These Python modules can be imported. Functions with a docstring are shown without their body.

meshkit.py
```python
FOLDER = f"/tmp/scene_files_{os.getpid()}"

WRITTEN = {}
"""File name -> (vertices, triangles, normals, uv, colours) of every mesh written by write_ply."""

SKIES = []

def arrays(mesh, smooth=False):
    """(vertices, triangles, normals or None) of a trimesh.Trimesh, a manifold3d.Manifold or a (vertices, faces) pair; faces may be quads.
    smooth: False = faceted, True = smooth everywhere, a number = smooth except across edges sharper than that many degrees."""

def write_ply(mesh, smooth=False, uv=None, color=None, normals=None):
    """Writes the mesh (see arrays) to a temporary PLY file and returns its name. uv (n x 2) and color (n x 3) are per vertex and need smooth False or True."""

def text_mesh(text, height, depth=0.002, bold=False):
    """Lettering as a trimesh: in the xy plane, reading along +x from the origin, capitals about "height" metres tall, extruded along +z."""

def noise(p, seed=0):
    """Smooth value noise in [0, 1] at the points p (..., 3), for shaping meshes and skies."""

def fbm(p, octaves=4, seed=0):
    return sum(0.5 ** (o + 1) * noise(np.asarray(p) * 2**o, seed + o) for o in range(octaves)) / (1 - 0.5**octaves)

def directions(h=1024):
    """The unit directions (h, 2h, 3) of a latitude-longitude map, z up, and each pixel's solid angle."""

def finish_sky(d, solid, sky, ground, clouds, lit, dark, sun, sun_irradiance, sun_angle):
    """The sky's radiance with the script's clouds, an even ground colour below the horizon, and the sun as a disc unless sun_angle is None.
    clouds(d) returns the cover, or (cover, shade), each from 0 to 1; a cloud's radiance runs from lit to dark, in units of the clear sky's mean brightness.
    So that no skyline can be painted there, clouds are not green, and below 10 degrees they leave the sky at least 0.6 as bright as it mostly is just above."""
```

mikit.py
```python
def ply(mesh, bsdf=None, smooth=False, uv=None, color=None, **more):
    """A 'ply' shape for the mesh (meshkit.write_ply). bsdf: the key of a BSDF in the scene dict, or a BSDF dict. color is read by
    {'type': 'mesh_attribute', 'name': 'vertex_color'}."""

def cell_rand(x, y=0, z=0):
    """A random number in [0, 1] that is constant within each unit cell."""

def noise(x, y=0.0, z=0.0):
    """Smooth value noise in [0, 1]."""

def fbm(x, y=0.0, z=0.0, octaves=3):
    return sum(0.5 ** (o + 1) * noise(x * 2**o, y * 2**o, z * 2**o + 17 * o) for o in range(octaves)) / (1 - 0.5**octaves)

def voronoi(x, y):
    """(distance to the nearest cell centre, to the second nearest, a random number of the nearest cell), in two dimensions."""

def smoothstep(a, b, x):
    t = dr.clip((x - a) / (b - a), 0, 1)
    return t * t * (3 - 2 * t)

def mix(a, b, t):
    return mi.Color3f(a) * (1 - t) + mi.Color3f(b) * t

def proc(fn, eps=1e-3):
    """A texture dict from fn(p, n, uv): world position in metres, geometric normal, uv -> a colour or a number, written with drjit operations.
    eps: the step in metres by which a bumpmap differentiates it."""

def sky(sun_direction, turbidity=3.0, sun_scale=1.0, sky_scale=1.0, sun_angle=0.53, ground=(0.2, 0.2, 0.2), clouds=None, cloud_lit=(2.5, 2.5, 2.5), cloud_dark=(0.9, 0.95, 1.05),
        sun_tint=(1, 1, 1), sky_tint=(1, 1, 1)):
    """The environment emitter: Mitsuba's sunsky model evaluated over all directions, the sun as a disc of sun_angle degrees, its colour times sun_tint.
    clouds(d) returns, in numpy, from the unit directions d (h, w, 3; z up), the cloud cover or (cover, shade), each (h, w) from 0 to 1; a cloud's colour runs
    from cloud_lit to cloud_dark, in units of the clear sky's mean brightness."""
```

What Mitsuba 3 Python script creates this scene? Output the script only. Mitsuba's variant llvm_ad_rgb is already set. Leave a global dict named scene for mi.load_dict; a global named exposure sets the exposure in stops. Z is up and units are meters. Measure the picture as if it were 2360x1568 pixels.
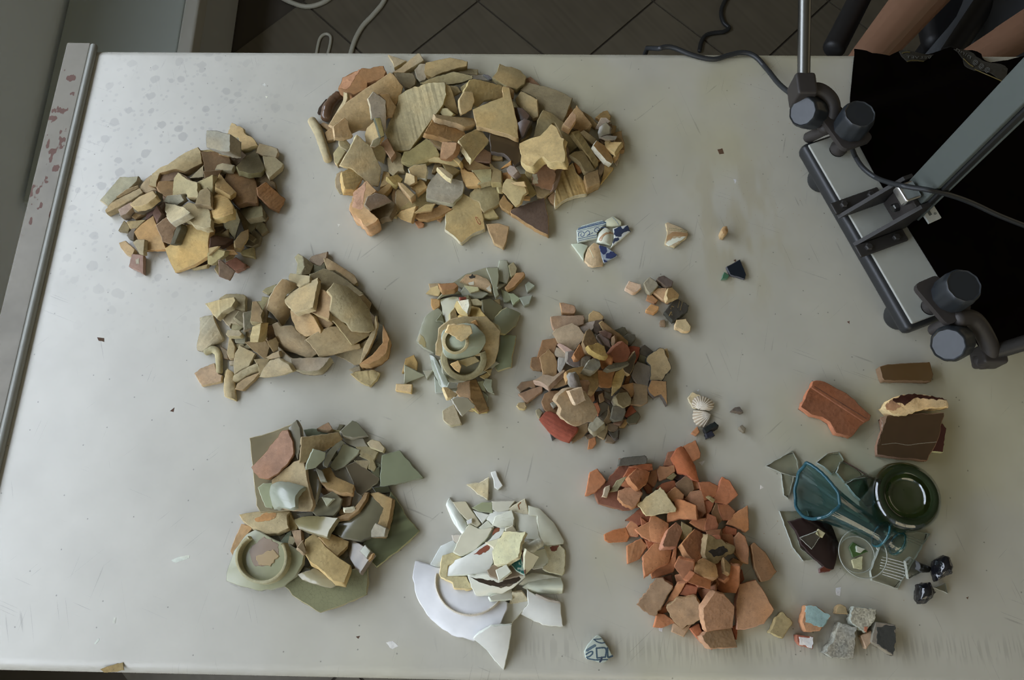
import math, random, re
import numpy as np, trimesh, shapely
import mitsuba as mi, drjit as dr
import mikit, meshkit
from mikit import proc, fbm, noise, voronoi, cell_rand, smoothstep, mix
from scipy.spatial import Delaunay, cKDTree
from scipy.optimize import linprog
from manifold3d import Manifold, Mesh as MMesh

T = mi.ScalarTransform4f
scene, labels = {}, {}
# ---------------------------------------------------------------- camera, light, exposure
W, H, F = 2360, 1568, 1800.0
TILT = math.radians(19.0)
TABLE = 0.75
CAM = np.array([0.0, 0.0, TABLE + 0.77])
CS, SN = math.cos(TILT), math.sin(TILT)
scene['camera'] = {'type': 'perspective', 'fov': math.degrees(2 * math.atan(W / 2 / F)), 'fov_axis': 'x', 'near_clip': 0.02, 'far_clip': 50.0,
                   'to_world': T().look_at(origin=CAM.tolist(), target=(CAM + [0, SN, -CS]).tolist(), up=[0, CS, SN])}
exposure = -0.25
WINDOW_LEFT = [6.3, 7.0, 8.1]        # daylight of the long window over the left wall
WINDOW_FRONT = [2.4, 2.15, 1.55]       # the window behind the photographer
ADDED_WINDOW_RIGHT = [0.9, .75, .5]       # added unseen window in the right wall, brightens the left wall
# ---------------------------------------------------------------- helpers
def ray(u, v):
    a, b = (u - W / 2) / F, (v - H / 2) / F
    return np.stack([a, SN - b * CS, -CS - b * SN], -1)
def px(u, v, z=TABLE):
    d = ray(np.asarray(u, float), np.asarray(v, float))
    t = (z - CAM[2]) / d[..., 2]
    return CAM + d * t[..., None]
def on_plane(P, pl):
    d = ray(P[:, 0], P[:, 1])
    a, b, c = pl                                   # z = c + a x + b y
    t = (c - CAM[2]) / (d[:, 2] - a * d[:, 0] - b * d[:, 1])
    return CAM + d * t[:, None]
used = {}
def numbered(name):
    n = used.get(name, 0); used[name] = n + 1
    return name if n == 0 else f'{name}_{n:03d}'
def put(key, mesh, bsdf, smooth=False, **k):
    scene[key] = mikit.ply(mesh, bsdf, smooth, **k)
    return key
def thing(name, label, cat, group=None):
    key = numbered(name); labels[key] = {'label': label, 'category': cat}
    if group: labels[key]['group'] = group
    return key
def part(parent, name, mesh, bsdf, smooth=False, label=None, **k):
    key = numbered(parent + '__' + name)
    put(key, mesh, bsdf, smooth, **k)
    if label: labels[key] = {'label': label}
    return key
def struct(name, mesh, bsdf, smooth=False, label=None, **k):
    put(name, mesh, bsdf, smooth, **k); labels[name] = {'kind': 'structure'}
    if label: labels[name]['label'] = label
    return name
def cat(*ms): return trimesh.util.concatenate(ms)
def box(lo, hi, r=0.0):
    lo, hi = np.array(lo, float), np.array(hi, float)
    if r <= 0:
        m = trimesh.creation.box(hi - lo); m.apply_translation((lo + hi) / 2); return m
    s = Manifold.sphere(r, 12)
    pts = [s.translate((lo + r + (hi - lo - 2 * r) * np.array(k)).tolist()) for k in np.ndindex(2, 2, 2)]
    return tm(Manifold.batch_hull(pts))
def tm(m):
    q = m.to_mesh(); return trimesh.Trimesh(np.array(q.vert_properties[:, :3], float), np.array(q.tri_verts), process=False)
def frame(z, x=None):
    z = np.asarray(z, float) / np.linalg.norm(z)
    x = np.array([1.0, 0, 0]) if x is None else np.asarray(x, float)
    if abs(z @ x) > .95 * np.linalg.norm(x): x = np.array([0, 1.0, 0])
    x = x - z * (x @ z); x /= np.linalg.norm(x)
    return np.stack([x, np.cross(z, x), z], 1)
def move(m, R, t):
    m = m.copy(); M = np.eye(4); M[:3, :3] = R; M[:3, 3] = t; m.apply_transform(M); return m
def lathe(prof, n=64, a0=0.0, a1=2 * math.pi, flute=None):
    p = np.array(prof, float); full = abs(a1 - a0 - 2 * math.pi) < 1e-6
    A = np.linspace(a0, a1, n + (0 if full else 1), endpoint=not full)
    r = p[:, 0][None] * (np.ones((len(A), 1)) if flute is None else flute(A)[:, None])
    V = np.stack([r * np.cos(A)[:, None], r * np.sin(A)[:, None], np.broadcast_to(p[:, 1], r.shape)], -1)
    k = len(p); na = len(A); f = []
    for i in range(na if full else na - 1):
        j = (i + 1) % na
        for q in range(k - 1):
            f += [[i * k + q, j * k + q, j * k + q + 1], [i * k + q, j * k + q + 1, i * k + q + 1]]
    return trimesh.Trimesh(V.reshape(-1, 3), f, process=False)
def smooth_line(P, n=8):
    P = np.asarray(P, float); Q = np.vstack([2 * P[0] - P[1], P, 2 * P[-1] - P[-2]]); out = []
    for i in range(1, len(Q) - 2):
        for t in np.linspace(0, 1, n, endpoint=False):
            a, b, c, d = Q[i - 1], Q[i], Q[i + 1], Q[i + 2]
            out.append(.5 * (2 * b + (c - a) * t + (2 * a - 5 * b + 4 * c - d) * t * t + (3 * b - a - 3 * c + d) * t ** 3))
    return np.array(out + [P[-1]])
def tube(P, r, sides=12, caps=True):
    P = np.asarray(P, float); n = len(P); r = np.broadcast_to(np.asarray(r, float), (n,)).copy()
    if caps:
        d0 = (P[0] - P[1]) / np.linalg.norm(P[0] - P[1]); d1 = (P[-1] - P[-2]) / np.linalg.norm(P[-1] - P[-2])
        P = np.vstack([P[0] + d0 * r[0] * .5, P[0] + d0 * r[0] * .35, P, P[-1] + d1 * r[-1] * .35, P[-1] + d1 * r[-1] * .5]); r = np.concatenate([[r[0] * .3, r[0] * .75], r, [r[-1] * .75, r[-1] * .3]])
    Tn = np.gradient(P, axis=0); Tn /= np.linalg.norm(Tn, axis=1, keepdims=True) + 1e-12
    X = frame(Tn[0])[:, 0]; V = []
    A = np.arange(sides) * 2 * math.pi / sides
    for i in range(len(P)):
        X = X - Tn[i] * (X @ Tn[i]); X /= np.linalg.norm(X); Y = np.cross(Tn[i], X)
        V.append(P[i] + r[i] * (np.cos(A)[:, None] * X + np.sin(A)[:, None] * Y))
    f = []
    for i in range(len(P) - 1):
        for j in range(sides):
            a, b = i * sides + j, i * sides + (j + 1) % sides
            f += [[a, b, b + sides], [a, b + sides, a + sides]]
    V = np.vstack(V); k = len(V); V = np.vstack([V, P[0], P[-1]])
    for j in range(sides):
        f += [[k, (j + 1) % sides, j], [k + 1, k - sides + j, k - sides + (j + 1) % sides]]
    return trimesh.Trimesh(V, f, process=False)
def lin(h):
    c = np.array([int(h[i:i + 2], 16) for i in (0, 2, 4)]) / 255.0
    return np.where(c <= .04045, c / 12.92, ((c + .055) / 1.055) ** 2.4)
# the photograph's light over the table (used only to turn colours as seen into albedo)
LU = [0, 300, 600, 900, 1200, 1500, 1800, 2360]
LE = np.array([[1.05, 1.13, 1.23], [1.0, 1.08, 1.17], [.9, .96, 1.03], [.8, .84, .9], [.74, .77, .79], [.70, .73, .74], [.66, .68, .69], [.60, .62, .60]])
DESAT = .17
def albedo(h, u):
    c = lin(h) * .82 / np.array([np.interp(u, LU, LE[:, k]) for k in range(3)])
    y = c @ [.25, .6, .15]
    return np.clip((c + (y - c) * DESAT) * [.97, 1.02, .96], .004, .62)
# ---------------------------------------------------------------- materials
def rgb(*c): return {'type': 'rgb', 'value': list(c)}
def mat(key, color, rough=.6, metal=0.0, spec=.5, **k):
    c = {'type': 'rgb', 'value': list(color)} if not isinstance(color, dict) else color
    scene[key] = {'type': 'twosided', 'bsdf': {'type': 'principled', 'base_color': c, 'roughness': rough, 'metallic': metal, 'specular': spec, **k}}
    return key
def unpack(uv):
    k = dr.floor(uv.x * 262144.0 + .5)
    r = dr.floor(k / 4096.0); g = dr.floor((k - r * 4096.0) / 64.0); b = k - r * 4096.0 - g * 64.0
    q = lambda x: dr.power(dr.maximum(x, 0.3) / 63.0, 2.2)
    return mi.Color3f(q(r), q(g), q(b)), k
def is_edge(uv): return (uv.y - dr.floor(uv.y)) > .5
def sherd_color(glazed):
    def fn(p, n, uv):
        c, k = unpack(uv)
        s = dr.floor(uv.y); fr = uv.y - s
        edge = fr > .5
        ang = dr.select(edge, fr - .5, fr) * (math.pi / .4)
        off = cell_rand(k, 3, 7) * 40.0
        x, y = p.x + off, p.y + .7 * p.z
        m = fbm(x * 90, y * 90, p.z * 90, 3)
        f = fbm(x * 420, y * 420, p.z * 300 + 9, 2)
        if glazed:
            c = c * (.90 + .2 * m)
            a, b, _ = voronoi(x * 240 + .5 * m, y * 240 + .5 * f)
            crack = 1 - smoothstep(.02, .07, b - a)
            c = dr.select((s == 3) & ~edge, c * (1 - .20 * crack), c)
            st = noise((x * dr.cos(ang) + y * dr.sin(ang)) * 230, (y * dr.cos(ang) - x * dr.sin(ang)) * 14)
            c = dr.select((s == 1) & ~edge, c * (.68 + .6 * st), c)
            gp = smoothstep(.46, .54, fbm(x * 330, y * 330, 2.0, 2))
            c = dr.select((s == 6) & ~edge, mix(c, mi.Color3f(.02, .11, .09), gp), c)
        else:
            warm = fbm(x * 38 + 7, y * 38, p.z * 38, 2)
            fine = noise(x * 1500, y * 1500, p.z * 1500)
            c = c * (.58 + .52 * m + .26 * f + .16 * (fine - .5))
            c = mix(c, c * mi.Color3f(1.06, .98, .88), smoothstep(.45, .75, warm))
            v1, v2, vr = voronoi(x * 210 + p.z * 90, y * 210)
            sp = smoothstep(.09, .02, v1 + .10 * (fine - .5)) * smoothstep(.45, .7, vr)
            c = c * (1 - .45 * sp)
            st = noise((x * dr.cos(ang) + y * dr.sin(ang)) * 750, (y * dr.cos(ang) - x * dr.sin(ang)) * 12)
            c = dr.select((s == 1) & ~edge, c * (.86 + .24 * st), c)
            gr = noise(x * 900, y * 900, p.z * 900)
            c = dr.select(s == 7, c * (.55 + .9 * gr), c)
        return mi.Color3f(dr.clip(c.x, 0, .9), dr.clip(c.y, 0, .9), dr.clip(c.z, 0, .9))
    return fn
def glaze_rough(p, n, uv): return dr.select(is_edge(uv), .75, .13 + .12 * fbm(p.x * 60, p.y * 60, p.z * 60, 2))
def fine_bump(p, n, uv):
    s = dr.floor(uv.y); fr = uv.y - s
    ang = dr.select(fr > .5, fr - .5, fr) * (math.pi / .4)
    st = noise((p.x * dr.cos(ang) + p.y * dr.sin(ang)) * 480, (p.y * dr.cos(ang) - p.x * dr.sin(ang)) * 12)
    return .00045 * fbm(p.x * 500, p.y * 500, p.z * 500, 3) + dr.select(s == 1, .0004 * st, 0.0)
scene['matte'] = {'type': 'twosided', 'bsdf': {'type': 'bumpmap', 'bump': proc(fine_bump, 3e-4), 'scale': 1.0,
    'bsdf': {'type': 'principled', 'base_color': proc(sherd_color(False)), 'roughness': .85, 'specular': .3}}}
scene['glaze'] = {'type': 'twosided', 'bsdf': {'type': 'principled', 'base_color': proc(sherd_color(True)), 'roughness': proc(glaze_rough), 'specular': .55}}
scene['clear_glass'] = {'type': 'thindielectric', 'int_ior': 1.5, 'specular_transmittance': rgb(.90, .91, .87)}
mat('glass_rim', (.30, .31, .265), .3)
scene['teal_glass'] = {'type': 'thindielectric', 'int_ior': 1.5, 'specular_transmittance': rgb(.50, .72, .68)}
def pack(c):
    q = np.round(63 * np.clip(c, 0, 1) ** (1 / 2.2)).astype(int); return (q[0] * 4096 + q[1] * 64 + q[2]) / 262144.0
# ---------------------------------------------------------------- the sherds: outlines, laid down one by one on a height field of the table
CROPS = {'A1': (700, 110, 5.9), 'A2': (1060, 110, 5.9), 'A3': (740, 320, 5.9), 'A4': (1060, 320, 5.9), 'B': (220, 280, 4.237), 'C': (440, 570, 4.356), 'D': (900, 590, 3.92),
         'E': (1180, 690, 4.48), 'F': (510, 960, 3.409), 'G': (940, 1070, 3.267), 'H': (1330, 1010, 3.136), 'I': (1740, 1020, 3.136), 'J': (1300, 480, 5.227), 'N': (1560, 820, 3.576), 'P': (1320, 1440, 14.25)}
PILES = {  # name, category, thickness mm, group, place words, buried sherds, their colour
    'A': ('pottery_sherd', 'sherd', 7.5, 'buff sherds of the large back pile', 'in the large buff pile', 70, '94805a'),
    'B': ('pottery_sherd', 'sherd', 7.5, 'sherds of the left brown and buff pile', 'in the left brown pile', 32, '80684a'),
    'C': ('stoneware_sherd', 'sherd', 6.5, 'sherds of the grey-buff jar heap', 'in the grey-buff jar heap', 28, '857556'),
    'D': ('celadon_sherd', 'sherd', 5, 'sherds of the pale celadon pile', 'in the pale celadon pile', 10, '8c8868'),
    'E': ('earthenware_sherd', 'sherd', 8, 'sherds of the dark earthenware pile', 'in the dark earthenware pile', 36, '6a5440'),
    'F': ('celadon_sherd', 'sherd', 6, 'sherds of the big celadon heap', 'in the big celadon heap', 20, '6c6850'),
    'G': ('porcelain_sherd', 'sherd', 4, 'sherds of the white porcelain pile', 'in the white porcelain pile', 8, 'a8a498'),
    'H': ('terracotta_sherd', 'sherd', 8, 'sherds of the orange terracotta pile', 'in the orange terracotta pile', 46, '8c5230'),
    'X': ('pottery_sherd', 'sherd', 9, 'small pebble-like sherds', 'in the small pebble-like cluster', 0, '8a7a60'),
    'K': ('brick_fragment', 'fragment', 11, 'brick and concrete fragments', 'in the bottom right group', 0, '8a7a60'),
    'L': ('porcelain_sherd', 'sherd', 4, 'blue and white sherds', 'in the blue and white group', 0, 'b0b0a8'),
    'N': ('glazed_sherd', 'sherd', 8, None, 'on the right of the table', 0, '8a7a60'),
    'P': ('porcelain_sherd', 'sherd', 5, None, 'at the table front', 0, 'b0b0a8'),
    'V': ('glass_sherd', 'glass', 3, 'glass fragments', 'in the glass group', 0, 'b0b0a8')}
def parse(data):
    recs, crop, pile = [], None, None
    for line in data.strip().split('\n'):
        if not line.strip(): continue
        if line[0] == '@':
            crop, pile = line[1:].split(); continue
        body, _, lab = line.partition('|')
        body, _, o = body.partition('/')
        lab, _, short = lab.partition('#')
        w = body.split(); ox, oy, s = CROPS[crop]
        kind = w[0] if w[0] in '+~TR' else 'S'
        layer = int(w[0]) if kind == 'S' else 0
        w = w[1:]; opts = {}
        for q in o.split():
            k, v = q[0], q[1:]
            opts[k] = v if k in 'eN' else (float(v) if v else True)
        num = []
        col = w.pop(0)
        if kind in '~T': num = [float(w.pop(0)) / s]
        P = np.array([[float(a) for a in q.split(',')] for q in w if ',' in q]) / s + [ox, oy]
        if kind == 'R': num = [float(q) / (s if i < 2 else 1) for i, q in enumerate([q for q in w if ',' not in q])]
        if kind == 'S' and pile in 'ABCDEFGH':
            g = poly2(P).buffer(1.5, join_style='mitre', mitre_limit=2.0); P = np.array(g.exterior.coords)[:-1]
        r = dict(kind=kind, layer=layer, col=col, P=P, num=num, o=opts, label=lab.strip(), short=short.strip(), pile=pile, kids=[])
        if kind in '+~R': recs[-1]['kids'].append(r)
        else: recs.append(r)
        if kind == 'T': r['layer'] = 4
    return recs
CELL = 0.0016
HX, HY = -0.62, -0.16
HM = np.full((int(1.45 / CELL), int(0.95 / CELL)), TABLE)       # heights, indexed [x, y]
def cells(poly):
    x0, y0, x1, y1 = poly.bounds
    i = np.arange(max(0, int((x0 - HX) / CELL)), min(HM.shape[0], int((x1 - HX) / CELL) + 2))
    j = np.arange(max(0, int((y0 - HY) / CELL)), min(HM.shape[1], int((y1 - HY) / CELL) + 2))
    I, J = np.meshgrid(i, j, indexing='ij'); X, Y = HX + I * CELL, HY + J * CELL
    m = shapely.contains_xy(poly, X.ravel(), Y.ravel()).reshape(X.shape)
    return I[m], J[m], X[m], Y[m]
def poly2(P):
    g = shapely.Polygon(P)
    if not g.is_valid:
        g = g.buffer(0)
        if g.geom_type != 'Polygon': g = max(g.geoms, key=lambda q: q.area)
    return g
class Surf:                                   # the curved top of one sherd over its own plane
    def __init__(s, L, b, rough, seed):
        s.c = np.array(poly2(L).centroid.coords[0]); D = L - s.c
        _, _, vt = np.linalg.svd(D, full_matrices=False); s.ax = vt
        q = D @ vt.T; s.Q = np.abs(q).max(0) + 1e-6; s.b, s.r, s.seed = b, rough, seed
    def h(s, xy):
        q = (xy - s.c) @ s.ax.T / s.Q
        z = s.b * (1 - .35 * q[:, 0] ** 2 - .95 * q[:, 1] ** 2) - s.b * .25
        if s.r: z = z + s.r * (meshkit.fbm(np.c_[xy * 130, np.full(len(xy), s.seed * 3.7)], 3, s.seed) - .5)
        return z
def densify(P, step, jag, rng):
    out = []; n = len(P)
    for i in range(n):
        a, b = P[i], P[(i + 1) % n]; L = np.linalg.norm(b - a); k = max(1, int(round(L / step)))
        nn = np.array([b[1] - a[1], a[0] - b[0]]) / (L + 1e-9)
        for t in np.arange(k) / k:
            w = 0 if t == 0 else rng.normal() * jag
            out.append(a + (b - a) * t + nn * w)
    return np.array(out)
def slab(L, hf, t, rng, step, jag, bev, top=0.0, inner=None):
    """Closed plate over the outline L (counter-clockwise): (V, F, edge flag per vertex)."""
    if shapely.Polygon(L).exterior.is_ccw is False: L = L[::-1]
    B = densify(L, step, jag, rng); n = len(B)
    g = poly2(B)
    d = np.roll(B, -1, 0) - np.roll(B, 1, 0); nr = np.c_[d[:, 1], -d[:, 0]] / (np.linalg.norm(d, axis=1, keepdims=True) + 1e-9)
    Bi = B - nr * bev
    sp = inner or max(.0035, math.sqrt(g.area / 70))
    x0, y0, x1, y1 = g.bounds; xs, ys = np.meshgrid(np.arange(x0, x1, sp), np.arange(y0, y1, sp * .87)); xs = xs + (np.arange(len(xs)) % 2)[:, None] * sp / 2
    gi = g.buffer(-.45 * sp - bev); I = np.c_[xs.ravel(), ys.ravel()]
    I = I[shapely.contains_xy(gi, I[:, 0], I[:, 1])] if not gi.is_empty else np.zeros((0, 2))
    P = np.vstack([Bi, I]); tri = Delaunay(P + rng.normal(size=P.shape) * 1e-8).simplices
    c = P[tri].mean(1); tri = tri[shapely.contains_xy(poly2(Bi), c[:, 0], c[:, 1])]
    a = P[tri]; cr = (a[:, 1, 0] - a[:, 0, 0]) * (a[:, 2, 1] - a[:, 0, 1]) - (a[:, 1, 1] - a[:, 0, 1]) * (a[:, 2, 0] - a[:, 0, 0])
    tri = np.where((cr < 0)[:, None], tri[:, ::-1], tri); tri = tri[np.abs(cr) > 1e-12]
    hz, hb = hf(P), hf(B)
    bulk = t * (1 - .12 * rng.uniform(0, 1))
    mid = B + nr * (rng.normal(size=n) * jag * 1.2)[:, None]; low = B + nr * (rng.normal(size=n) * jag - .06 * t)[:, None]
    V = [np.c_[P, hz + top], np.c_[Bi, hz[:n] + top], np.c_[B, hb + top - bev], np.c_[mid, hb + top - bulk * .5], np.c_[low, hb + top - bulk], np.c_[P, np.minimum(hz, hz[:].mean() + 9) + top - bulk]]
    o = np.cumsum([0] + [len(v) for v in V]); i = np.arange(n); j = (i + 1) % n; F = [tri]
    for k in (1, 2, 3):
        F += [np.c_[o[k] + i, o[k + 1] + i, o[k + 1] + j], np.c_[o[k] + i, o[k + 1] + j, o[k] + j]]
    F += [tri[:, ::-1] + o[5]]
    e = np.concatenate([np.full(len(v), f) for v, f in zip(V, (0, 1, 1, 1, 1, 0))])
    return np.vstack(V), np.vstack(F), e
def support(L2, brel, extra=None):
    """The plane of contact (a, b, c) on which a flat piece over polygon L2 comes to rest."""
    g = L2.buffer(-min(.0014 + .035 * math.sqrt(L2.area), .0032))
    if g.is_empty or g.area < .25 * L2.area: g = L2.buffer(-.0005) if L2.buffer(-.0005).area > 0 else L2
    I, J, X, Y = cells(g)
    if len(I) < 3: I, J, X, Y = cells(L2.buffer(CELL))
    h = HM[I, J] - brel(X, Y)
    cx, cy = L2.centroid.coords[0]
    if h.max() - h.min() < 1e-4: return 0.0, 0.0, h.max()
    if len(h) > 260:
        k = np.linspace(0, len(h) - 1, 200).astype(int); top = np.argsort(-h)[:60]; k = np.unique(np.r_[k, top]); X, Y, h = X[k], Y[k], h[k]
    r = linprog([0, 0, 1], A_ub=-np.c_[X - cx, Y - cy, np.ones(len(X))], b_ub=-h, bounds=[(-.42, .42), (-.42, .42), (None, None)], method='highs')
    a, b, c = r.x
    return a, b, c - a * cx - b * cy
def local(pl, O):
    a, b, c = pl; n = np.array([-a, -b, 1.0]); n /= np.linalg.norm(n)
    e1 = np.array([1, 0, a]); e1 /= np.linalg.norm(e1); return np.stack([e1, np.cross(n, e1), n], 1)
def settle(P, t, b, rough, seed):
    """Where the sherd with outline P (pixels) lies: its top plane, its frame, its surface."""
    c0 = poly2(P).centroid; guess = px(c0.x, c0.y, TABLE + .01)
    i, j = int((guess[0] - HX) / CELL), int((guess[1] - HY) / CELL)
    pl = (0.0, 0.0, HM[np.clip(i, 0, HM.shape[0] - 1), np.clip(j, 0, HM.shape[1] - 1)] + t)
    for it in range(3):
        X = on_plane(P, pl); g = poly2(X[:, :2]); O = np.array([*g.centroid.coords[0], 0]); O[2] = pl[2] + pl[0] * O[0] + pl[1] * O[1]
        R = local(pl, O); L = (X - O) @ R[:, :2]; sf = Surf(L, b, rough, seed)
        def brel(x, y):
            q = (np.c_[x, y, pl[2] + pl[0] * x + pl[1] * y] - O) @ R[:, :2]
            return (sf.h(q) - t) / R[2, 2]
        a, b_, c = support(g, brel); pl = (a, b_, c + .0002)
    X = on_plane(P, pl); g = poly2(X[:, :2]); O = np.array([*g.centroid.coords[0], 0]); O[2] = pl[2] + pl[0] * O[0] + pl[1] * O[1]
    R = local(pl, O); L = (X - O) @ R[:, :2]; sf = Surf(L, b, rough, seed)
    I, J, x, y = cells(g)
    if len(I):
        q = (np.c_[x, y, pl[2] + pl[0] * x + pl[1] * y] - O) @ R[:, :2]
        HM[I, J] = np.maximum(HM[I, J], pl[2] + pl[0] * x + pl[1] * y + sf.h(q) / R[2, 2])
    return pl, O, R, L, sf
def uvs(e, col, ecol, style, ang):
    u = np.where(e > 0, pack(ecol), pack(col)); v = style + ang / math.pi * .39 + np.where(e > 0, .5, 0)
    return np.c_[u, v]
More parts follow.
